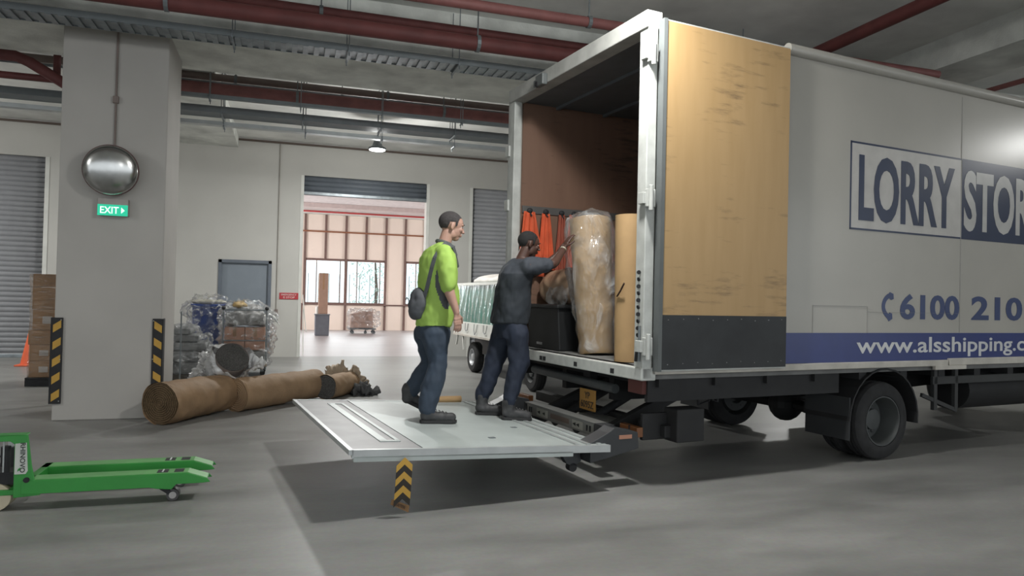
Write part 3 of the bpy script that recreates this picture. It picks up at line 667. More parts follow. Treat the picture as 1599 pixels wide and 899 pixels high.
ob('step_plate', MB().box((.05, .55, .42), (.22, 1.05, .435)), M('plate_grey', (.12, .12, .115), .5), t)
br = ob('pivot_bracket', MB().prism([(-.42, .30), (-.42, .37), (-.26, .44), (-.20, .475), (.02, .43), (.03, .30), (-.12, .27), (-.30, .235), (-.42, .215)], 'y', .08, .24), M('bracket_black', (.03, .032, .035), .45), t, bevel=.006)
ob('orange_sticker', MB().box((-.16, .076, .385), (-.04, .08, .415)), M('sticker_orange', (.42, .20, .13), .5), br)
ob('pivot_bracket', MB().prism([(-.42, .30), (-.42, .37), (-.26, .44), (-.20, .475), (.02, .43), (.03, .30), (-.12, .27), (-.30, .235), (-.42, .215)], 'y', 2.0, 2.16), M('bracket_black', (.03, .032, .035), .45), t, bevel=.006)
for y in (.20, 2.05):
    o = ob('lift_foot', MB().prism([(-.62, .30), (-.45, .30), (-.43, .21), (-.50, .17), (-.56, .2)], 'y', y, y+.06), M('bracket_black', (.03, .032, .035), .45), t)
    ob('roller', MB().lathe([(.035, -.03), (.035, .03)], (-.50, y+.03, .165), (0, 1, 0), 16), black_m, o)
ob('drive_hoses', MB().tube([(.9, .30, .80), (.95, .28, .62), (1.02, .30, .60), (1.05, .32, .80)], .012, 8).tube([(.92, .5, .8), (.98, .5, .55), (1.1, .5, .58), (1.12, .5, .8)], .012, 8), black_m, t)
# cab (ahead of the frame edge)
cab = MB().prism([(6.35, .45), (6.35, 2.3), (6.6, 2.42), (7.55, 2.38), (7.95, 1.55), (8.0, .45)], 'y', .15, 2.35)
cb = ob('cab', cab, body_w, t, bevel=.05)
ob('cab_side_window', MB().prism([(6.6, 1.5), (6.6, 2.15), (7.45, 2.15), (7.72, 1.5)], 'y', .13, .16), M('dark_glass', (.02, .025, .03), .1), cb)
ob('windscreen', MB().add([(7.97, .3, 1.58), (7.97, 2.2, 1.58), (7.62, 2.2, 2.3), (7.62, .3, 2.3)], ((0, 1, 2, 3),)), M('dark_glass', (.02, .025, .03), .1), cb)
wheel(t, (7.1, .30, .375), .375, .2, .215, rim_grey, dish=.02); wheel(t, (7.1, BW-.30, .375), .375, .2, .215, rim_grey, dish=.02, side=1)

# ================================================================== CARGO IN THE LORRY
film_roll = film('film_on_roll', white=.10, gloss=.3, scale=6, stretch=(1, 1, .45), lo=.5, hi=.85, amt=.5)
film_pal = film('film_on_pallet', white=.04, gloss=.5, scale=6, stretch=(1, 1, 1.6), lo=.52, hi=.78, amt=.6)
film_milky = film('film_milky', white=.55, gloss=.4, tint=(.80, .80, .80), scale=6, lo=.35, hi=.65, amt=.95)
def roll_body(p, q, r0, r1, ends=.02, n=40, amp=.006, freq=5, rows=30, seed=0.):
    p, q = Vector(p), Vector(q); pts = [p.lerp(q, i/rows) for i in range(rows+1)]; rs = [r0+(r1-r0)*i/rows for i in range(rows+1)]
    me = MB().tube(pts, rs, n, cap=False).mesh('r', True); crumple(me, amp, freq, seed=seed); return me
def spiral(p, d, r, turns=7, th=.5):
    """wound end of a roll: flat disc plus a thin spiral ridge"""
    p = Vector(p); d = Vector(d).normalized(); u = d.orthogonal().normalized(); v = d.cross(u); mb = MB()
    mb.lathe([(r*.985, -.012), (.001, -.008)], p, d, 40, cap=False)
    pts = []; N_ = turns*26
    for i in range(N_): 
        a = 2*PI*i/26; rr = r*(.08+.88*i/N_); pts.append(p+(u*math.cos(a)+v*math.sin(a))*rr+d*.0)
    mb.tube(pts, .006, 5); return mb
def make_roll(name, label, cat, p, q, r0, r1, skin, endm, group=None, amp=.006, seed=0., turns=7, rough_end=False):
    rt = thing(name, label, cat, group=group)
    b = ob('wrapping', roll_body(p, q, r0, r1, amp=amp, seed=seed), skin, rt); 
    d = (Vector(p)-Vector(q)).normalized()
    ob('roll_end', spiral(Vector(p)-d*.01, d, r0, turns), endm, rt, angle=40)
    ob('roll_end', spiral(Vector(q)+d*.01, -d, r1, turns), endm, rt, angle=40)
    return rt
# tall roll under clear film
p, q = W(.36, 1.25, .955), W(.36, 1.44, 2.27)
rr = make_roll('wrapped_roll', 'tall tan roll under clear film standing upright in the lorry doorway', 'roll', q, p, .205, .165, paper_tan, paper_tan, amp=.010, seed=3)
me = MB().tube([p.lerp(q, t)+Vector((math.sin(t*7)*.012, 0, 0)) for t in [i/36*1.06-.0 for i in range(37)]], [.185+.06*min(1, i/22)+.005*math.sin(i*1.3) for i in range(34)]+[.225, .19, .12], 48, cap=True).mesh('f', True)
crumple(me, .014, 5, stretch=(1, 1, .5), seed=11, ridge=True); me.update()
ob('plastic_film', me, film_roll, rr)
make_roll('cardboard_roll', 'plain pale cardboard roll standing beside the near door post', 'roll', W(.19, .50, 2.21), W(.19, .47, .955), .125, .125, card2_m, card2_m, amp=.002, seed=5, turns=4)
tp = thing('torn_strap', 'torn brown tie hanging on the pale cardboard roll', 'strap', W(.07, .44, 0), TA)
ob('strap_strip', MB().tube([(-.02, -.08, 1.62), (-.02, -.03, 1.56), (-.015, .03, 1.51)], .008, 6), M('strap_brown', (.06, .03, .02), .8), tp)
# brown wrapped bundle on the black crate
bn = thing('storage_bin', 'black crate standing on the lorry deck behind the dark-clad man', 'crate', W(.42, 1.98, ZB), TA)
bb = MB().prism([(-.26, 0), (.26, 0), (.29, .44), (-.29, .44)], 'y', -.34, .34); ob('bin_body', bb, M('bin_black', (.008, .009, .010), .6), bn, bevel=.015)
ob('bin_lid', MB().box((-.31, -.37, .43), (.31, .37, .47)), M('bin_black2', (.010, .011, .012), .6), bn, bevel=.012)
ob('bin_mark', MB().box((-.268, .02, .045), (-.262, .14, .07)), M('mark_grey', (.22, .22, .22), .6), bn)
m = MB().chain([(0, -.26, -.01, .175), (0, .0, .01, .20), (0, .26, .02, .18)], 24); me = remeshed(m, .018, 3); crumple(me, .05, 2.6, seed=4, octs=3)
bd = thing('wrapped_bundle', 'crumpled brown paper bundle lying on the black crate', 'bundle', W(.42, 1.95, ZB+.47+.185), TA)
ob('bundle_paper', me, M('bundle_paper', (.30, .20, .13), .6, var=.2, scale=4), bd, smooth=False)
mf = MB().ball((-.05, -.12, -.10), (.20, .26, .13), 24); me = remeshed(mf, .02, 2); crumple(me, .03, 5, ridge=True, seed=14)
ob('plastic_film', me, film_roll, bd)
hm = thing('hand_trolley', 'dark folded trolley frame squeezed behind the film-wrapped roll', 'trolley', W(.55, 1.42, ZB), TA)
ob('trolley_frame', MB().tube([(0, .12, .03), (0, .12, .55)], .016, 8).tube([(0, -.10, .03), (0, -.10, .55)], .016, 8).tube([(0, .12, .5), (0, -.1, .5)], .012, 8).tube([(0, .12, .25), (0, -.1, .25)], .012, 8), galv_d, hm)
ob('trolley_wheel', MB().lathe([(.06, -.02), (.06, .02)], (0, .15, .062), (0, 1, 0), 18), black_m, hm)
# orange cloths hanging on the far inner wall
or_m = M('orange_cloth', (.62, .10, .035), .8, var=.15, scale=6)
for i, (s, wd, z0, lb) in enumerate(((.16, .15, 1.72, 'orange cloth hanging in the lorry, leftmost, just inside the doorway'), (.36, .10, 1.80, 'orange cloth hanging behind the head of the dark-clad man'),
                           (.56, .08, 1.75, 'narrow dull orange cloth hanging in the middle of the row'), (.72, .11, 1.70, 'orange cloth hanging nearest the film-wrapped roll'))):
    h = thing('hanging_cloth', lb, 'cloth', W(s, 2.40, 0), TA, 'orange cloths on the lorry wall')
    vs_, fs_ = [], []; nx, nz = 14, 16
    for a in range(nz+1):
        for b in range(nx+1):
            u = b/nx-.5; v = a/nz; ww = wd*(.45+.75*v)
            vs_.append((u*2*ww*1.0+.02*v, -.03+.022*math.sin(u*19+v*3+i)*(.4+v), 2.43-(2.43-z0)*v-.02*abs(u)*math.sin(i)))
    for a in range(nz):
        for b in range(nx): k = a*(nx+1)+b; fs_.append((k, k+1, k+nx+2, k+nx+1))
    o = ob('cloth', MB().add(vs_, fs_), or_m if i != 2 else M('dull_orange', (.30, .07, .04), .8), h, smooth=True); sm = o.modifiers.new('s', 'SOLIDIFY'); sm.thickness = .006
    ob('cloth_knot', MB().ball((0, -.035, 2.44), (.035, .025, .03), 10).tube([(-.02, -.03, 2.45), (.02, -.05, 2.38)], .008, 6), black_m, h)

# ================================================================== ITEMS ON THE FLOOR
def cardboard(name, label, c, sz, rz=0, mat=card_m, group=None):
    r = thing(name, label, 'box', c, rz, group); a, b, h = sz[0]/2, sz[1]/2, sz[2]
    ob('carton_body', MB().box((-a, -b, 0), (a, b, h)), mat, r, bevel=.006)
    ob('packing_tape', MB().box((-.03, -b-.002, h*.6), (.03, b+.002, h+.002)), M('tape_brown', (.30, .17, .08), .3), r)
    return r
pr_ = thing('pallet', 'black plastic pallet under the stack of cartons left of the pillar', 'pallet', (-3.15, 12.75, 0))
pm = MB()
for y in (-.45, -.03, .38): pm.box((-.5, y, 0), (.5, y+.1, .10))
pm.box((-.5, -.45, .10), (.5, .48, .13)); ob('pallet_frame', pm, black_m, pr_, bevel=.006)
zs = .13
words = ('bottom', 'second', 'third', 'fourth', 'fifth', 'topmost')
for i, (h, dx) in enumerate(((.25, -.46), (.24, -.46), (.22, -.48), (.31, -.43), (.33, -.44), (.20, -.44))):
    bx_ = cardboard('carton', 'brown carton left of the pillar, %s of the front stack' % words[i], (-3.15+dx+.33, 12.66, zs), (.66, .66, h-.004), .0, card_m, 'cartons stacked left of the pillar')
    if i in (1, 0, 3): ob('shipping_label', MB().box((-.2, -.334, h*.3), (-.08, -.331, h*.65)), M('label_white', (.5, .45, .4), .5), bx_)
    zs += h
wr = thing('stretch_wrap', 'clear stretch wrap around the carton stack left of the pillar', 'plastic wrap', (-3.28, 12.66, .12))
me = MB().loft([((0, 0, z/10*1.55), .36+.012*math.sin(z*2.1), .36+.01*math.cos(z)) for z in range(11)], 36, pw=9).mesh('w', True); crumple(me, .012, 6, ridge=True)
ob('wrap_film', me, film('wrap_faint', white=.03, gloss=.4, scale=5, stretch=(1, 1, 3), lo=.55, hi=.8, amt=.25), wr)
cn = thing('traffic_cone', 'orange traffic cone half hidden behind the carton stack', 'cone', (-4.55, 15.6, 0))
ob('cone_body', MB().lathe([(.155, .03), (.03, .66), (.022, .665)], (0, 0, 0), (0, 0, 1), 28), M('cone_orange', (.75, .13, .05), .5), cn, angle=40)
ob('cone_base', MB().box((-.2, -.2, 0), (.2, .2, .03)), M('cone_orange', (.75, .13, .05), .5), cn, bevel=.01)

# --- film wrapped load against the back wall (grey stack, blue drum, caged trolley)
grey_pack = M('grey_packs', (.16, .165, .165), .7, var=.3, scale=7)
gl = thing('wrapped_pallet_load', 'film-wrapped heap of grey packs on a pallet, right of the pillar', 'pallet load', (-1.36, 12.92, 0))
ob('pallet_base', MB().box((-.38, -.4, 0), (.42, .4, .13)), M('pallet_dark', (.07, .06, .05), .8), gl, bevel=.008)
mg = MB()
for i, (a, b, z0, z1) in enumerate(((-.34, .38, .13, .32), (-.36, .35, .32, .50), (-.36, .16, .50, .64), (-.36, .04, .64, .76), (-.35, -.08, .76, .86))):
    mg.box((a, -.34+.02*i, z0+.006), (b, .36, z1))
ob('grey_packs', mg, grey_pack, gl, bevel=.03)
me = remeshed(MB().box((-.40, -.42, .05), (.43, .40, .54)).box((-.40, -.40, .5), (.16, .38, .72)).box((-.40, -.40, .7), (-.02, .38, .88)), .03, 4); crumple(me, .045, 4, ridge=True, seed=2)
ob('plastic_film', me, film_pal, gl)
# post with knob of the cage at the pillar edge
dr_ = thing('blue_crate', 'tall blue plastic crate wrapped in film between the grey heap and the caged trolley', 'crate', (-1.31, 14.32, .0))
ob('crate_body', MB().prism([(-.27, .50), (.24, .50), (.27, 1.22), (-.29, 1.22)], 'y', -.2, .2), M('crate_blue', (.025, .055, .21), .5, var=.08), dr_, bevel=.02)
ob('crate_rim', MB().box((-.31, -.22, 1.19), (.29, .22, 1.24)), M('crate_blue', (.025, .055, .21), .5), dr_, bevel=.008)
ob('crate_stand', MB().box((-.27, -.2, .0), (.24, .2, .50)), M('stand_grey', (.11, .11, .11), .7), dr_, bevel=.01)
me = remeshed(MB().box((-.33, -.25, .4), (.31, .24, 1.22)).ball((-.08, 0, 1.26), (.30, .22, .13)).ball((-.36, 0, 1.12), (.10, .14, .16)).ball((.1, 0, 1.33), (.16, .12, .07)), .03, 4); crumple(me, .05, 4.5, ridge=True, seed=6)
ob('plastic_film', me, film_pal, dr_)
ob('film_pile', crumple(remeshed(MB().ball((-.1, 0, 1.28), (.26, .16, .05)).ball((.14, 0, 1.28), (.15, .12, .04)), .02, 2), .025, 6, seed=8), M('yellowish_film', (.42, .40, .33), .3), dr_)
tg = thing('caged_trolley', 'trolley on castors loaded with cartons and wrapped in shiny film, before the grey door', 'trolley', (-.66, 13.75, 0))
fr = MB()
for x_ in (-.36, .36):
    for y_ in (-.27, .27): fr.tube([(x_, y_, .10), (x_, y_, 1.18)], .014, 8)
for z_ in (.16, .62, 1.16):
    fr.tube([(-.36, -.27, z_), (.36, -.27, z_), (.36, .27, z_), (-.36, .27, z_), (-.36, -.27, z_)], .012, 8)
ob('cage_frame', fr, galv, tg, angle=40)
ob('trolley_base', MB().box((-.37, -.28, .12), (.37, .28, .17)), M('base_grey', (.13, .13, .13), .6), tg, bevel=.01)
for x_ in (-.30, .30):
    for y_ in (-.22, .22):
        cs = ob('castor', MB().box((x_-.03, y_-.02, .07), (x_+.03, y_+.02, .13)), galv_d, tg)
        ob('castor_wheel', MB().lathe([(.045, -.016), (.045, .016)], (x_+.01, y_, .045), (0, 1, 0), 16), black_m, cs)
for x_, y_ in ((-.36, -.27), (.36, -.27)): ob('post_cap', MB().ball((x_, y_, 1.19), .035, 12), black_m, tg)
ob('grey_bags', crumple(remeshed(MB().box((-.33, -.24, .18), (.33, .24, .44)).box((-.31, -.24, .88), (.33, .22, 1.10)).ball((.05, 0, 1.16), (.26, .2, .08)), .03, 4), .06, 4, seed=9), M('bag_grey', (.24, .24, .235), .6, var=.3, scale=6), tg)
ob('yellow_bag', crumple(remeshed(MB().ball((-.10, -.05, 1.24), (.13, .12, .055)), .015, 2), .03, 8, seed=3), M('bag_yellow', (.42, .28, .09), .6), tg)
me = remeshed(MB().box((-.40, -.32, .20), (.39, .30, 1.15)).ball((.0, 0, 1.17), (.34, .27, .13)).ball((.40, -.1, .72), (.08, .14, .3)).ball((.43, -.1, 1.02), (.10, .08, .06)), .028, 3); crumple(me, .06, 4.5, ridge=True, seed=16)
ob('plastic_film', me, film_pal, tg)
ob('film_tail', crumple(remeshed(MB().chain([(.40, -.15, 1.08, .03), (.50, -.18, 1.02, .022), (.57, -.18, .90, .012)], 10), .01, 1), .02, 9, seed=1), M('film_white', (.62, .63, .63), .25), tg)
or_card = M('peach_cardboard', (.46, .25, .17), .8)
for i, (x_, lb) in enumerate(((-.17, 'peach coloured carton in the film-wrapped trolley, left one'), (.17, 'peach coloured carton in the film-wrapped trolley, right one'))):
    cardboard('carton', lb, (-.66+x_, 13.68, .45), (.33, .36, .40), 0, or_card, 'cartons in the caged trolley')
ps_ = thing('steel_post', 'thin dark upright post standing at the right edge of the pillar', 'post', (-1.30, 10.35, 0))
ob('post_body', MB().box((-.012, -.02, 0), (.012, .02, .02)).box((-.008, -.012, .0), (.008, .012, 1.20)), galv_d, ps_)

# --- rolls on the floor
def on_floor(p, q, r): return (p[0], p[1], r), (q[0], q[1], r)
make_roll('carpet_roll', 'brown paper wrapped carpet roll nearest the pillar, its end facing the camera', 'roll', (-1.28, 8.62, .235), (-.68, 9.56, .225), .235, .215, M('kraft_dull', (.30, .19, .105), .7, var=.2, scale=4, bump=.5, bscale=9), core_br, amp=.02, seed=1, turns=9)
make_roll('carpet_roll', 'long brown paper wrapped roll lying between the pillar roll and the tail lift', 'roll', (-.55, 9.42, .205), (.44, 10.52, .205), .205, .20, paper_m, paper_m, amp=.012, seed=2)
make_roll('carpet_roll', 'roll with dark grey end resting slanted on the other rolls, in milky film', 'roll', (-.60, 9.55, .66), (-.82, 10.15, .24), .20, .17, M('grey_felt_skin', (.26, .22, .20), .9, var=.2), core_m, amp=.012, seed=8, turns=8)
me = MB().tube([Vector((-.605, 9.575, .64)).lerp(Vector((-.81, 10.1, .27)), i/20) for i in range(21)], [.222-.02*i/20+.012*math.sin(i*.9) for i in range(21)], 40, cap=False).mesh('w', True); crumple(me, .05, 4.5, ridge=True, seed=21, octs=4)
fs_ = thing('plastic_sheet', 'crumpled milky plastic sheet draped over the slanted roll', 'plastic sheet', (0, 0, 0))
ob('sheet', me, film_milky, fs_)
sh = MB()
for i, pts in enumerate(([(-.80, 9.80, .60, .08), (-.94, 9.95, .60, .06), (-1.06, 10.05, .66, .02)], [(-.40, 9.75, .58, .07), (-.30, 9.85, .55, .045), (-.18, 9.9, .56, .018)], [(-.84, 9.95, .48, .13), (-.98, 10.1, .40, .12), (-1.12, 10.4, .18, .08)])):
    sh.chain(pts, 12)
me = remeshed(sh, .02, 2); crumple(me, .045, 8, ridge=True, seed=31, octs=4); ob('sheet_folds', me, film_milky, fs_)
make_roll('carpet_roll', 'low roll with dark round end beside the pillar, behind the other rolls', 'roll', (-1.19, 10.85, .15), (-1.0, 11.75, .15), .145, .14, M('grey_felt_skin2', (.30, .28, .27), .9), core_m, amp=.01, seed=12)
make_roll('carpet_roll', 'short brown roll with grey end just behind the tail lift corner', 'roll', (.56, 10.28, .17), (.98, 11.0, .16), .17, .155, paper_m, core_m, amp=.02, seed=17)
sc_ = thing('torn_paper', 'torn brown paper heap on the short roll behind the tail lift', 'paper', (.86, 11.1, .17))
me = remeshed(MB().ball((0, 0, 0), (.26, .18, .16)).ball((.22, -.05, .0), (.12, .12, .15)), .02, 2); crumple(me, .09, 6, ridge=True, seed=5, octs=4); ob('paper_scrap', me, M('tan_scrap', (.42, .33, .24), .7), sc_)
sc_ = thing('dark_rag', 'dark crumpled rag on the floor right of the torn paper', 'rag', (1.12, 10.75, .06))
me = remeshed(MB().ball((0, 0, 0), (.22, .14, .06)), .015, 1); crumple(me, .06, 8, ridge=True, seed=15, octs=4); ob('rag_cloth', me, M('rag_dark', (.07, .07, .07), .8), sc_)
me = remeshed(MB().ball((0, 0, 0), (.11, .08, .035)), .012, 1); crumple(me, .05, 11, ridge=True, seed=25, octs=4)
sc_ = thing('brown_scrap', 'scrap of brown card lying behind the long roll', 'scrap', (-.05, 11.4, .04)); ob('scrap', me, card_m, sc_)
sr = make_roll('cardboard_tube', 'small cardboard tube lying on the far edge of the tail lift', 'tube', W(-.92, 2.22, .435), W(-.66, 2.22, .428), .033, .033, card2_m, M('tube_core', (.30, .16, .07), .8), amp=.0015, seed=3, turns=2)
bt = thing('floor_bar', 'dark bar lying on the floor beyond the feet of the dark-clad man', 'bar', (0, 0, 0))
ob('bar_body', MB().tube([W(-.33, 2.75, .05), W(.30, 2.35, .05)], .045, 14), galv_d, bt, angle=40)

# --- green pallet truck
gr_m = M('truck_green', (.035, .26, .045), .38, var=.08, scale=4)
gr_top = M('fork_pale_green', (.13, .36, .12), .45, var=.15, scale=6)
pt_ = thing('pallet_truck', 'green hand pallet truck with two long forks at the left edge', 'pallet truck', (-1.62, 5.72, 0), math.radians(0.5))
for s_ in (-1, 1):
    yc = s_*.19
    pts = [(0, .11), (.0, .20), (1.0, .20), (1.13, .155), (1.15, .13), (1.10, .125), (.93, .125), (.90, .09), (.80, .10), (.76, .11)]
    fk = MB()
    fk.prism(pts, 'y', yc-.078, yc-.070).prism(pts, 'y', yc+.070, yc+.078).prism([(0, .19), (0, .20), (1.0, .20), (1.13, .155), (1.13, .145), (1.0, .19)], 'y', yc-.07, yc+.07)
    f_ = ob('fork', fk, gr_m, pt_, bevel=.003); f_['label'] = 'near fork' if s_ < 0 else 'far fork'
    ob('fork_top', MB().prism([(.05, .2005), (1.0, .2005), (1.125, .157), (1.125, .159), (1.0, .2025), (.05, .2025)], 'y', yc-.066, yc+.066), gr_top, f_)
    ob('fork_slots', MB().box((.80, yc-.045, .203), (.87, yc+.045, .2045)).box((.91, yc-.045, .203), (.97, yc+.045, .2045)), black_m, f_)
    ob('slot_rollers', MB().tube([(.835, yc-.04, .2035), (.835, yc+.04, .2035)], .006, 8), bright_m, f_)
    ob('fork_tip_roller', MB().tube([(1.09, yc-.05, .145), (1.09, yc+.05, .145)], .018, 12), galv_d, f_)
    ob('roller_link', MB().bar((.80, yc, .12), (.90, yc, .05), .09, .03), black_m, f_)
    lw = ob('load_roller', MB().lathe([(.040, -.042), (.042, -.038), (.042, .038), (.040, .042)], (.905, yc, .042), (0, 1, 0), 24), M('roller_grey', (.07, .065, .065), .5), f_, angle=40)
    lw2 = ob('roller_hub', MB().lathe([(.024, -.046), (.024, .046)], (.905, yc, .042), (0, 1, 0), 18), M('hub_pale', (.45, .43, .42), .4), f_, angle=40)
fr = MB()
pl_ = [(-.16, .50), (.03, .50), (.055, .30), (.075, .20), (.11, .10), (-.045, .09), (-.045, .44), (-.07, .46), (-.16, .46)]
fr.prism(pl_, 'y', -.265, -.250).box((-.22, -.265, .49), (.015, -.16, .50)).box((.0, -.25, .10), (.05, .265, .20)).box((-.16, -.25, .105), (.0, .0, .14))
ob('lifting_frame', fr, gr_m, pt_, bevel=.004)
ob('pivot_bolt', MB().lathe([(.018, -.006), (.018, .006)], (.03, -.268, .205), (0, 1, 0), 16), black_m, pt_)
sk = ob('maker_sticker', MB().prism([(-.04, .245), (-.04, .445), (.025, .45), (.035, .265), (.023, .245)], 'y', -.2675, -.265), M('sticker_white', (.55, .56, .52), .45), pt_)
text_fit('sticker_lettering', 'RHINOVO', -.195, 0, 0, .030, 0, M('sticker_ink', (.03, .04, .03), .5), sk, bold=.02, depth=.001, rot=(0, PI/2, 0), loc=(-.010, -.268, .255))
ob('sticker_logo', MB().prism([(-.025, .262), (-.01, .27), (-.005, .29), (-.02, .28)], 'y', -.2685, -.267), gr_m, sk)
ob('pump_body', MB().tube([(-.14, 0, .10), (-.14, 0, .38)], .06, 16).box((-.23, -.22, .17), (-.05, .09, .25)).tube([(-.10, -.2, .25), (-.10, -.2, .42)], .018, 10), black_m, pt_, angle=40)
ob('pump_rods', MB().tube([(-.12, -.21, .25), (-.12, -.21, .46)], .006, 8).tube([(-.14, .0, .35), (-.14, 0, .46)], .02, 10), bright_m, pt_)
cream = M('cream_wheel', (.58, .50, .36), .5)
for y_ in (-.20, -.10):
    sw_ = ob('steer_wheel', MB().lathe([(.088, -.03), (.090, -.026), (.090, .026), (.088, .03)], (-.155, y_, .090), (0, 1, 0), 32), cream, pt_, angle=40)
    ob('wheel_hub', MB().lathe([(.02, -.034), (.02, .034)], (-.155, y_, .09), (0, 1, 0), 12), M('hub_brown', (.30, .19, .09), .6), sw_)
ob('tiller_arm', MB().tube([(-.22, 0, .30), (-.36, 0, .62), (-.37, 0, .95)], .02, 12), black_m, pt_, angle=40)
lp = [(-.37, -.0, .95), (-.30, -.07, .98), (-.27, -.11, 1.03), (-.255, -.13, 1.12), (-.28, -.11, 1.19), (-.36, -.06, 1.22), (-.40, .06, 1.22), (-.41, .12, 1.12), (-.40, .08, 1.0), (-.37, 0, .95)]
ob('tiller_handle', MB().tube(lp, .016, 10), black_m, pt_, angle=50)

# --- far hall goods
r = thing('waste_bin', 'dark grey bin under the tall carton in the far hall', 'bin', (1.28, 26.4, 0))
ob('bin_body', MB().prism([(-.24, 0), (.24, 0), (.25, .74), (-.25, .74)], 'y', -.22, .22), M('bin_slate', (.12, .13, .15), .6), r, bevel=.02)
ob('bin_rim', MB().box((-.27, -.24, .73), (.27, .24, .77)), M('bin_slate2', (.16, .17, .18), .6), r, bevel=.01)
r = cardboard('tall_carton', 'tall narrow brown carton standing on the dark bin in the far hall', (1.30, 26.4, .772), (.32, .30, 1.45), 0, M('far_carton', (.34, .22, .16), .8)); r['category'] = 'carton'
r = thing('paper_roll', 'short white film roll on the dark bin beside the tall carton', 'roll', (1.10, 26.32, .772))
ob('roll_body', MB().lathe([(.06, 0), (.06, .26)], (0, 0, 0), (0, 0, 1), 16), white_m, r, angle=40)
r = thing('platform_trolley', 'low trolley on castors carrying the wrapped carton in the far hall', 'trolley', (2.85, 27.9, 0))
ob('trolley_deck', MB().box((-.48, -.3, .16), (.50, .3, .21)), galv_d, r)
for x_, y_ in ((-.38, -.24), (.1, -.24), (.42, -.24), (-.38, .24), (.42, .24)): ob('castor', MB().lathe([(.06, -.02), (.06, .02)], (x_, y_, .06), (0, 1, 0), 14).box((x_-.02, y_-.02, .06), (x_+.02, y_+.02, .17)), galv_d, r)
r = thing('wrapped_carton', 'large brown carton with loose clear film on the far hall trolley', 'box', (2.85, 27.9, .225))
ob('carton_body', MB().prism([(-.46, 0), (.38, 0), (.38, .64), (0, .63), (-.46, .52)], 'y', -.28, .28), M('far_carton2', (.38, .27, .22), .8), r, bevel=.01)
ob('plastic_film', crumple(remeshed(MB().box((-.48, -.3, 0), (.42, .3, .66)).ball((.52, 0, .35), (.16, .2, .3)), .04, 3), .07, 4, ridge=True), film_pal, r)
r = thing('leaning_pole', 'thin pale pole leaning inside the opening by the red notice', 'pole', (.42, YW+.35, 0))
ob('pole_body', MB().tube([(-.02, .0, 1.45), (.08, .0, .56)], .012, 8).tube([(.0, 0, 1.1), (.02, 0, 0.0)], .012, 8), white_m, r)

# --- flatbed lorry with the green load behind the tail lift
fb = thing('flatbed_lorry', 'small white flatbed lorry parked behind the box lorry', 'lorry', (3.42, 14.7, 0), math.atan2(-1, .07))
ob('bed_deck', MB().box((0, 0, .70), (3.15, 1.6, .78)), white_m, fb, bevel=.01)
ob('bed_side_board', MB().box((0, -.02, .72), (3.15, .02, .98)), white_m, fb, bevel=.006)
ob('bed_side_board', MB().box((0, 1.58, .72), (3.15, 1.62, .98)), white_m, fb, bevel=.006)
ob('bed_tail_board', MB().box((-.03, 0, .72), (.01, 1.6, .98)), white_m, fb, bevel=.006)
ob('bed_side_rail', MB().box((0, -.035, .70), (3.15, -.015, .735)), alu, fb)
hk = MB()
for i in range(5): ob('rope_loop', MB().tube([(.25+i*.55, -.03, .96), (.27+i*.55, -.04, .84), (.33+i*.55, -.045, .76+.05*(i % 2)), (.41+i*.55, -.04, .82), (.44+i*.55, -.03, .96)], .006, 6), galv_d, fb)
ob('under_frame', MB().box((0, .45, .45), (4.6, .55, .68)).box((0, 1.05, .45), (4.6, 1.15, .68)).box((1.5, .1, .40), (2.2, .4, .68)), dkframe, fb)
ob('fender_strut', MB().bar((.25, .0, .70), (.15, .0, .50), .03, .03), white_m, fb); ob('fender_strut', MB().bar((.58, 0, .70), (.66, 0, .42), .03, .04), white_m, fb)
for x_ in (1.0, 3.95):
    wheel(fb, (x_, .14, .30), .30, .17, .17, rim_silver if x_ < 2 else rim_grey, dish=.03, bolts=5)
    wheel(fb, (x_, 1.46, .30), .30, .17, .17, rim_silver, dish=.03, bolts=5, side=1)
cbm = MB().prism([(3.25, .42), (3.25, 1.85), (3.4, 1.95), (4.2, 1.92), (4.65, 1.3), (4.75, .42)], 'y', 0, 1.6)
cb2 = ob('cab', cbm, M('cab_white', (.50, .50, .48), .35), fb, bevel=.05)
ob('cab_window', MB().prism([(3.5, 1.2), (3.5, 1.72), (4.15, 1.72), (4.45, 1.2)], 'y', -.01, .02), M('dark_glass2', (.03, .035, .04), .1), cb2)
ld = thing('green_load', 'large green covered load under glossy clear plastic on the small flatbed', 'load', (3.42, 14.7, 0), math.atan2(-1, .07))
ob('green_cover', MB().box((.05, .06, .785), (2.95, 1.52, 1.70)), M('cover_green', (.03, .20, .15), .6, var=.12, scale=3), ld, bevel=.03)
pf_ = MB(); nx, nz = 90, 16; vs_ = []; fs_ = []
for b in range(nx+1):
    for a in range(nz+1):
        x_ = .03+2.95*b/nx; v = a/nz
        vs_.append((x_, .03-.022*math.sin(x_*26+v*7+2.5*noise.noise(Vector((x_*2, v*1.5, 0))))*(.3+.7*v)-.01, 1.73-.80*v))
for b in range(nx):
    for a in range(nz): k = b*(nz+1)+a; fs_.append((k, k+1, k+nz+2, k+nz+1))
ob('plastic_cover', pf_.add(vs_, fs_).box((.03, .03, 1.715), (2.98, 1.55, 1.722)), film('film_green', white=.0, gloss=.15, scale=2.5, stretch=(3, 1, .5), lo=.56, hi=.8, amt=.25), ld, smooth=True)
ob('top_batten', MB().box((0, .0, 1.715), (3.0, .05, 1.765)), white_m, ld)
bu = thing('white_bundle', 'rounded white padded bundle lying on top of the green load', 'bundle', (3.42, 14.7, 1.766), math.atan2(-1, .07))
me = remeshed(MB().box((.35, .25, .0), (2.6, 1.3, .10)).ball((.7, .75, .10), (.45, .5, .09)).ball((1.9, .75, .10), (.8, .5, .09)), .04, 8); crumple(me, .02, 3, seed=3)
for v in me.vertices: v.co.z = max(v.co.z, 0)
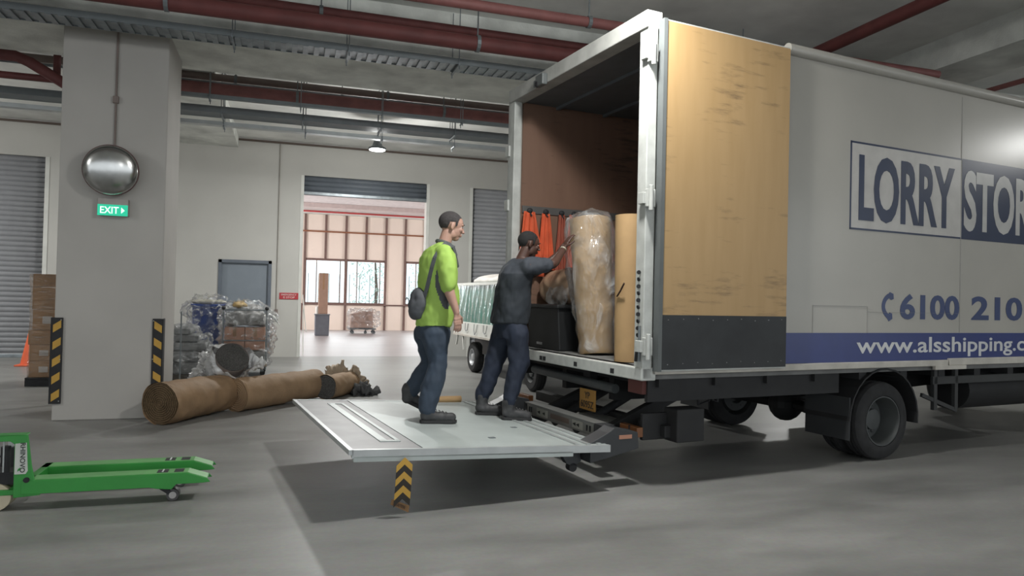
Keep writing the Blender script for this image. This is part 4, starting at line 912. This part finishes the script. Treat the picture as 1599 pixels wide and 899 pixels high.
ob('bundle_cover', me, M('bundle_white', (.66, .62, .58), .6), bu)

# --- trees outside the far hall windows
leaf = M('leaf_green', (.6, .74, .68), .7, var=.15, scale=3)
for i, (x_, y_, h_, lb) in enumerate(((5.2, 44, 5.6, 'green tree outside the far hall, seen through the left pane'), (9.5, 48, 6.5, 'green tree outside the far hall, behind the right window'), (-1.5, 46, 6.0, 'green tree outside the far hall, towards the left'))):
    tr_e = thing('tree', lb, 'tree', (x_, y_, -1), group='trees outside the windows')
    ob('trunk', MB().tube([(0, 0, 0), (.1, 0, h_*.5), (0, .1, h_*.8)], [.14, .10, .05], 10), M('bark', (.12, .09, .07), .9), tr_e)
    lm = MB(); rnd = random.Random(i)
    for k in range(420):
        th = rnd.uniform(0, 2*PI); rr_ = rnd.random()**.5*1.5; zz = h_*.35+rnd.random()*h_*.6
        c_ = Vector((math.cos(th)*rr_, math.sin(th)*rr_, zz)); u_ = Vector((rnd.gauss(0, 1), rnd.gauss(0, 1), rnd.gauss(0, 1))).normalized(); v_ = u_.orthogonal().normalized()
        s_ = .10; lm.add([c_-u_*s_, c_+v_*s_*.5, c_+u_*s_, c_-v_*s_*.5], ((0, 1, 2, 3),))
    ob('foliage', lm, leaf, tr_e)
rl = thing('railing', 'thin upright railing bars outside the far hall windows', 'railing', (0, 33, 0))
rm = MB()
for i in range(40): rm.box((-4+i*.45, 0, -.2), (-3.975+i*.45, .02, 2.4))
rm.box((-4, 0, .4), (14, .02, .45)); ob('railing_bars', rm, M('rail_dark', (.15, .16, .16), .6), rl)
struct('ground', MB().box((-60, 30.9, -1.05), (60, 90, -1)), M('outdoor_ground', (.45, .43, .38), .9))

# ================================================================== PEOPLE (built in the lorry's s, n, z frame)
def head_parts(mb, c, yaw_, pit_, sc=1.0):
    c = Vector(c); Rm = Euler((0, pit_, yaw_)).to_matrix()
    def B(p, r, n=16, e=(0, 0, 0)):
        q = Rm @ Vector(p)*sc + c; mb.ball(q, tuple(x*sc for x in r), n, rot=Rm @ Euler(e).to_matrix())
    B((-.012, 0, .035), (.100, .076, .088), 24)      # cranium
    B((.022, 0, .028), (.078, .066, .075), 20)       # forehead
    B((.038, 0, -.030), (.058, .056, .078), 20)      # face
    B((.052, 0, -.088), (.034, .034, .026), 14)      # chin
    B((.010, .034, -.060), (.050, .022, .040), 14); B((.010, -.034, -.060), (.050, .022, .040), 14)  # jaw
    B((.072, .030, -.018), (.026, .024, .024), 12); B((.072, -.030, -.018), (.026, .024, .024), 12)  # cheeks
    B((.088, 0, .026), (.016, .050, .010), 12)       # brow
    B((.104, 0, -.012), (.012, .010, .028), 12, (0, -.35, 0)); B((.112, 0, -.030), (.015, .017, .011), 12)  # nose
    B((.093, 0, -.056), (.014, .024, .007), 10); B((.091, 0, -.067), (.014, .022, .008), 10)                 # lips
    for s in (-1, 1):
        B((-.005, s*.077, -.006), (.019, .008, .031), 12, (0, .15, s*-.35)); B((-.002, s*.074, -.030), (.010, .008, .012), 8)
    return Rm
def face_bits(root, c, Rm, sc=1.0):
    c = Vector(c); e = MB(); l = MB(); b = MB()
    for s in (-1, 1):
        e.ball(Rm @ Vector((.0770, s*.031, .004))*sc+c, .0115*sc, 12)
        l.ball(Rm @ Vector((.0845, s*.0315, .004))*sc+c, .0050*sc, 8)
        b.ball(Rm @ Vector((.098, s*.031, .029))*sc+c, (.006*sc, .020*sc, .004*sc), 10, rot=Rm)
    ob('eye', e, M('eye_white', (.55, .52, .5), .3), root, smooth=True); ob('iris', l, M('iris_dark', (.02, .015, .01), .2), root, smooth=True)
    ob('eyebrow', b, M('eyebrow_black', (.02, .016, .014), .8), root, smooth=True)
def hair_cap(root, me0, c, Rm, mat, low=-.035):
    """close-cropped hair lying on the skull: the scalp area of the head, thickened outwards"""
    c = Vector(c); Ri = Rm.transposed(); me = me0.copy(); me.materials.clear(); bm = bmesh.new(); bm.from_mesh(me)
    def keep(p):
        q = Ri @ (p-c)
        if q.length > .2: return False
        ks = ((-.12, low), (-.045, low+.005), (-.028, .030), (.012, .032), (.022, -.004), (.036, .0), (.044, .050), (.058, .078), (.12, .115))
        line = ks[-1][1]
        for (x0, z0), (x1, z1) in zip(ks, ks[1:]):
            if x0 <= q.x <= x1: t = (q.x-x0)/(x1-x0); t = t*t*(3-2*t); line = z0+(z1-z0)*t; break
        if abs(q.y) < .045 and q.x > .02: line = max(line, .075)
        return q.z > line
    bmesh.ops.delete(bm, geom=[v for v in bm.verts if not keep(v.co)], context='VERTS')
    bm.normal_update()
    for v in bm.verts: v.co += v.normal*.0028
    bm.to_mesh(me); bm.free(); o = ob('hair', me, mat, root); s = o.modifiers.new('s', 'SOLIDIFY'); s.thickness = .003; s.offset = -1; return o
def hand_parts(mb, wrist, direction, palm_n, curl=.5, thumb_side=1, sc=1.0):
    """wrist point; direction: along the fingers; palm_n: direction the palm faces"""
    w_ = Vector(wrist); d = Vector(direction).normalized(); pn = Vector(palm_n); pn = (pn-d*pn.dot(d)).normalized(); sd = d.cross(pn)*thumb_side
    for t, a, b in ((.02, .024, .017), (.045, .032, .017), (.070, .037, .015), (.088, .038, .013)):
        for k in (-1, -.5, 0, .5, 1): mb.ball(w_+d*t*sc+sd*k*(a-.012)*sc, b*sc, 10)
    for k, L in ((1, .072), (.34, .080), (-.34, .074), (-1, .058)):
        p0 = w_+d*.088*sc+sd*k*.028*sc; p = p0; ang = 0; pts = [(*(p0-d*.02), .0095*sc)]
        dd = (d+sd*k*.10).normalized()
        for j, f in enumerate((.45, .30, .25)):
            ang += curl*(.45+.25*j); v = dd*math.cos(ang)+pn*math.sin(ang); pts.append((*p, (.0095-.0007*j)*sc)); p = p+v*L*f*sc
        pts.append((*p, .0072*sc)); mb.chain(pts, 10)
    p = w_+d*.022*sc+sd*.022*sc; a = (d*.55+sd*.8+pn*.25).normalized(); b_ = (d*.9+sd*.25+pn*.35).normalized()
    mb.chain([(*p, .014*sc), (*(p+a*.038*sc), .0115*sc), (*(p+a*.038*sc+b_*.03*sc), .0098*sc), (*(p+a*.038*sc+b_*.053*sc), .008*sc)], 10)
def body(mb, P):
    mb.loft([((x, y, z), a, b) for x, y, z, a, b in P['torso']], 28)
    mb.chain(P['neck'], 16)
    for k in ('armR', 'armL'): mb.chain(P[k], 16)
    for k in ('legR', 'legL'): mb.chain([(x, y, z, r*.72) for x, y, z, r in P[k]], 14)
def boot(root, ankle, heel, toe, side, mat, sole, nm='boot'):
    a, h, t_ = Vector(ankle), Vector(heel), Vector(toe); d = (t_-h); L = d.length; d.normalize(); u = Vector((0, 0, 1)); u = (u-d*u.dot(d)).normalized()
    m = MB()
    m.chain([(*(h+d*.045+u*.06), .047), (*(h+d*.13+u*.055), .044), (*(h+d*.22+u*.048), .043), (*(h+d*(L-.045)+u*.045), .042)], 16)
    m.chain([(*(h+d*.06+u*.06), .048), (*a, .055), (*(a+Vector((0, 0, .07))), .060)], 16)
    me = remeshed(m, .010, 4); crumple(me, .008, 14, seed=side)
    b = ob(nm, me, mat, root)
    sd = d.cross(u).normalized(); pts = []
    prof = [(0, .028), (.02, .040), (.08, .042), (.14, .036), (.20, .046), (L-.05, .048), (L-.015, .034), (L+.005, .012)]
    up_ = [h+d*x+sd*y for x, y in prof]+[h+d*x-sd*y for x, y in prof[::-1]]
    n = len(up_); s = MB().add([p-u*.0 for p in up_]+[p+u*.026 for p in up_], [tuple(range(n))[::-1], tuple(range(n, 2*n))]+[(i, (i+1) % n, n+(i+1) % n, n+i) for i in range(n)])
    ob('boot_sole', s, sole, b, bevel=.004)
    lc = MB()
    for i in range(4):
        q = h+d*(.13+i*.03)+u*(.108-.007*i); lc.tube([q+sd*.026, q+u*.004, q-sd*.026], .0035, 6)
    ob('boot_laces', lc, M('lace_grey', (.09, .09, .09), .8), b)
    return b
def local(root):  # children are written in the lorry frame; root stands at the feet
    for c in root.children:
        c.matrix_parent_inverse = Matrix.Translation((-root['_s'], -root['_n'], -root['_z']))
    for k in ('_s', '_n', '_z'): del root[k]
def person(name, label, s, n, z):
    r = thing(name, label, 'person', W(s, n, z), TA); r['_s'], r['_n'], r['_z'] = s, n, z; return r

boot_m = M('boot_leather', (.045, .045, .047), .6, var=.25, scale=14)
sole_m = M('boot_sole_rubber', (.025, .025, .026), .8)
# ---------------- man in lime shirt
skin1 = M('skin_light', (.44, .26, .20), .55, var=.08, scale=10)
p1 = person('person', 'man in lime green shirt and dark jeans walking on the tail lift', -1.33, 1.2, .412)
HC = (-1.170, 1.25, 2.090)
P = dict(torso=[(-1.325, 1.22, 1.13, .07, .11), (-1.32, 1.22, 1.2, .11, .15), (-1.28, 1.22, 1.4, .13, .145), (-1.285, 1.22, 1.62, .125, .15), (-1.285, 1.225, 1.78, .11, .16), (-1.27, 1.23, 1.86, .07, .13), (-1.25, 1.24, 1.90, .05, .06)],
         neck=[(-1.26, 1.24, 1.86, .062), (-1.225, 1.25, 1.95, .056), (-1.20, 1.25, 2.03, .055)],
         armR=[(-1.29, 1.05, 1.82, .052), (-1.285, .985, 1.56, .046), (-1.27, .968, 1.50, .043), (-1.225, .945, 1.37, .030), (-1.218, .942, 1.34, .026)],
         armL=[(-1.27, 1.41, 1.82, .052), (-1.24, 1.47, 1.56, .044), (-1.17, 1.46, 1.40, .028), (-1.15, 1.455, 1.36, .026)],
         legR=[(-1.32, 1.13, 1.15, .095), (-1.30, 1.09, .90, .07), (-1.38, 1.06, .68, .06), (-1.41, 1.05, .56, .05)],
         legL=[(-1.33, 1.32, 1.15, .095), (-1.28, 1.38, .88, .07), (-1.41, 1.44, .66, .06), (-1.45, 1.45, .60, .05)])
m = MB(); body(m, P); Rm = head_parts(m, HC, -.10, .17, 1.05)
hand_parts(m, (-1.218, .942, 1.335), (.15, -.02, -1), (-.25, 1, 0), .42, 1); hand_parts(m, (-1.15, 1.455, 1.355), (.12, 0, -1), (-.2, -1, 0), .5, -1)
bo = ob('body', remeshed(m, .0052, 4, .5), skin1, p1)
face_bits(p1, HC, Rm, 1.05); hair_cap(p1, bo.data, HC, Rm, M('hair_buzz', (.045, .040, .040), .9, var=.2, scale=60))
lime = M('lime_cloth', (.34, .52, .10), .75, var=.06, scale=5); gr_cl = M('charcoal_cloth', (.085, .09, .10), .8)
m = MB().loft([((-1.325, 1.22, 1.215), .150, .178), ((-1.305, 1.22, 1.30), .165, .183), ((-1.285, 1.22, 1.42), .172, .180), ((-1.28, 1.22, 1.55), .168, .178), ((-1.285, 1.22, 1.67), .162, .185), ((-1.292, 1.225, 1.80), .150, .192), ((-1.285, 1.23, 1.868), .118, .180), ((-1.265, 1.235, 1.908), .088, .135), ((-1.252, 1.24, 1.932), .070, .085)], 36, pw=2.3)
m.chain([(-1.29, 1.07, 1.84, .080), (-1.288, 1.00, 1.70, .080), (-1.285, .985, 1.60, .076), (-1.283, .98, 1.575, .074)], 18)
m.chain([(-1.27, 1.40, 1.84, .080), (-1.255, 1.45, 1.68, .076), (-1.235, 1.465, 1.56, .070)], 18)
me = remeshed(m, .011, 6); crumple(me, .018, 6, stretch=(1.2, 1.2, .8), seed=3)
sh1 = ob('shirt', me, [lime, gr_cl], p1)
for f in me.polygons:
    c = f.center
    if c.y < 1.16 and f.normal.y < -.2 and c.y > 1.0 and ((c.x+1.300-(c.z-1.55)*-.15)/.062)**2+((c.z-1.555)/.19)**2 < 1: f.material_index = 1
ob('collar', MB().lathe([(.070, -.012), (.076, 0), (.070, .016)], (-1.238, 1.245, 1.938), (.3, 0, 1), 28, cap=False), M('collar_grey', (.10, .11, .10), .8), p1, smooth=True)
bk = MB()
for z_, w2 in ((1.80, .11), (1.775, .11), (1.74, .07)):
    for k in range(int(w2*100)):
        if (k*7+int(z_*100)) % 4: 
            y_ = 1.20+(k/100-w2/2)*1.5; bk.box((-1.449, y_, z_), (-1.440, y_+.012, z_+.016))
jeans = M('navy_jeans', (.029, .044, .068), .8, var=.15, scale=8)
def trousers(root, waist, P, mat, k=1.0, seed=0, drop=0):
    m = MB().loft(waist, 32); ends = []
    for leg in ('legR', 'legL'):
        m.chain([(x, y, z, r*k) for x, y, z, r in P[leg]], 18)
    me = remeshed(m, .012, 5); crumple(me, .020, 7, stretch=(1, 1, .7), seed=seed); return ob('trousers', me, mat, root)
P1t = dict(legR=[(-1.325, 1.13, 1.15, .115), (-1.31, 1.10, .90, .092), (-1.36, 1.07, .74, .085), (-1.405, 1.055, .60, .078), (-1.41, 1.05, .545, .072)],
           legL=[(-1.335, 1.31, 1.15, .110), (-1.29, 1.37, .88, .085), (-1.39, 1.43, .70, .078), (-1.43, 1.45, .64, .070)])
trousers(p1, [((-1.325, 1.22, 1.12), .125, .165), ((-1.325, 1.22, 1.20), .138, .168), ((-1.32, 1.22, 1.27), .135, .165)], P1t, jeans, seed=2)
boot(p1, (-1.415, 1.05, .50), (-1.475, 1.05, .420), (-1.165, 1.03, .410), 1, boot_m, sole_m)
boot(p1, (-1.46, 1.45, .58), (-1.50, 1.45, .545), (-1.27, 1.45, .425), 2, boot_m, sole_m)
local(p1)
bag = thing('sling_bag', 'dark grey sling bag on the back of the man in lime shirt', 'bag', W(-1.415, 1.25, 1.27), TA)
m = MB().ball((-.045, -.02, .13), (.085, .13, .14), 20).ball((-.05, .0, .05), (.06, .10, .06), 14); me = remeshed(m, .012, 5); crumple(me, .015, 9)
ob('bag_body', me, gr_cl, bag)
ob('bag_zip', MB().tube([(-.135, -.06, .16), (-.14, 0, .19), (-.13, .06, .17)], .004, 6), galv_d, bag)
# strap: from the bag up over the back to the near shoulder and down the chest
sp, nrm = [], []
for z_, th, cx_, a_, b_ in ((1.40, 25, -1.285, .178, .188), (1.48, 32, -1.283, .176, .186), (1.56, 38, -1.28, .174, .184), (1.64, 44, -1.283, .170, .188), (1.72, 50, -1.287, .164, .192), (1.80, 57, -1.290, .155, .190), (1.86, 64, -1.285, .128, .182), (1.905, 72, -1.268, .09, .14), (1.93, 85, -1.25, .07, .10), (1.895, 118, -1.255, .10, .15), (1.83, 140, -1.275, .130, .17), (1.74, 152, -1.287, .160, .185)):
    t_ = math.radians(th); d_ = Vector((-math.cos(t_), -math.sin(t_), .25)); nrm.append(d_.normalized())
    sp.append(Vector((cx_-math.cos(t_)*(a_+.006)+1.415, 1.225-math.sin(t_)*(b_+.006)-1.25, z_-1.27)))
ms = MB()
for a, b, u_ in zip(sp, sp[1:], nrm): ms.bar(a-(b-a)*.1, b+(b-a)*.1, .034, .010, up=u_)
ob('bag_strap', ms, gr_cl, bag)
# ---------------- man in dark clothes
skin2 = M('skin_dark', (.075, .036, .026), .5, var=.1, scale=10)
p2 = person('person', 'man in dark shirt and navy trousers pushing the film-wrapped roll', -.58, 1.38, .378)
HC2 = (-.335, 1.39, 1.985)
P = dict(torso=[(-.505, 1.40, 1.13, .08, .11), (-.50, 1.40, 1.2, .12, .15), (-.49, 1.40, 1.4, .12, .145), (-.46, 1.40, 1.6, .115, .155), (-.43, 1.40, 1.74, .10, .16), (-.41, 1.40, 1.81, .07, .13), (-.395, 1.39, 1.85, .05, .06)],
         neck=[(-.41, 1.40, 1.81, .062), (-.385, 1.395, 1.88, .056), (-.36, 1.39, 1.94, .054)],
         armR=[(-.42, 1.22, 1.77, .055), (-.175, 1.20, 1.80, .046), (-.14, 1.22, 1.82, .043), (.0, 1.32, 1.95, .030), (.02, 1.34, 1.97, .027)],
         armL=[(-.40, 1.58, 1.77, .055), (-.16, 1.64, 1.72, .046), (-.12, 1.63, 1.74, .042), (.06, 1.58, 1.90, .030), (.075, 1.575, 1.92, .027)],
         legR=[(-.48, 1.28, 1.15, .10), (-.47, 1.25, .86, .07), (-.55, 1.23, .66, .06), (-.58, 1.22, .52, .05)],
         legL=[(-.53, 1.48, 1.15, .10), (-.60, 1.51, .86, .07), (-.68, 1.52, .66, .06), (-.72, 1.52, .53, .05)])
m = MB(); body(m, P); Rm = head_parts(m, HC2, -.15, .18)
hand_parts(m, (.02, 1.34, 1.97), (.55, .05, .9), (1, .1, -.55), .25, -1); hand_parts(m, (.075, 1.575, 1.92), (.5, -.05, .9), (1, -.3, -.5), .25, 1)
bo = ob('body', remeshed(m, .0052, 4, .5), skin2, p2)
face_bits(p2, HC2, Rm); hair_cap(p2, bo.data, HC2, Rm, M('hair_black', (.014, .013, .013), .9, var=.2, scale=60))
dk = M('dark_shirt', (.018, .023, .030), .8, var=.15, scale=6); dk2 = M('slate_yoke', (.040, .046, .058), .8, var=.12, scale=6)
m = MB().loft([((-.505, 1.40, 1.235), .172, .185), ((-.50, 1.40, 1.33), .170, .185), ((-.49, 1.40, 1.45), .162, .185), ((-.475, 1.40, 1.58), .158, .19), ((-.455, 1.40, 1.69), .150, .195), ((-.435, 1.40, 1.76), .125, .19), ((-.415, 1.40, 1.81), .095, .15), ((-.40, 1.395, 1.845), .07, .09)], 36, pw=2.3)
m.chain([(-.42, 1.24, 1.765, .085), (-.31, 1.21, 1.785, .078), (-.235, 1.205, 1.79, .072)], 18)
m.chain([(-.40, 1.56, 1.765, .085), (-.28, 1.60, 1.745, .078), (-.22, 1.625, 1.735, .072)], 18)
me = remeshed(m, .011, 6); crumple(me, .018, 6, stretch=(1.2, 1.2, .8), seed=7)
ob('shirt', me, [dk, dk2], p2)
for f in me.polygons:
    if f.center.z > 1.70: f.material_index = 1
ob('wrist_band', MB().lathe([(.031, -.008), (.033, 0), (.031, .008)], (-.0, 1.322, 1.952), (.75, .45, .8), 18, cap=False), M('band_pale', (.35, .33, .25), .4), p2)
navy = M('navy_trousers', (.011, .017, .034), .8, var=.15, scale=8)
P2t = dict(legR=[(-.48, 1.29, 1.15, .118), (-.475, 1.25, .88, .090), (-.54, 1.235, .68, .078), (-.575, 1.22, .56, .070), (-.58, 1.22, .53, .066)],
           legL=[(-.53, 1.49, 1.15, .118), (-.60, 1.51, .88, .090), (-.67, 1.52, .68, .078), (-.715, 1.52, .56, .070), (-.72, 1.52, .54, .066)])
trousers(p2, [((-.505, 1.40, 1.10), .145, .175), ((-.505, 1.40, 1.20), .160, .180), ((-.505, 1.40, 1.27), .155, .175)], P2t, navy, seed=9)
boot(p2, (-.72, 1.52, .47), (-.785, 1.52, .386), (-.52, 1.46, .374), 3, boot_m, sole_m)
boot(p2, (-.585, 1.22, .46), (-.65, 1.23, .380), (-.385, 1.16, .366), 4, boot_m, sole_m)
local(p2)
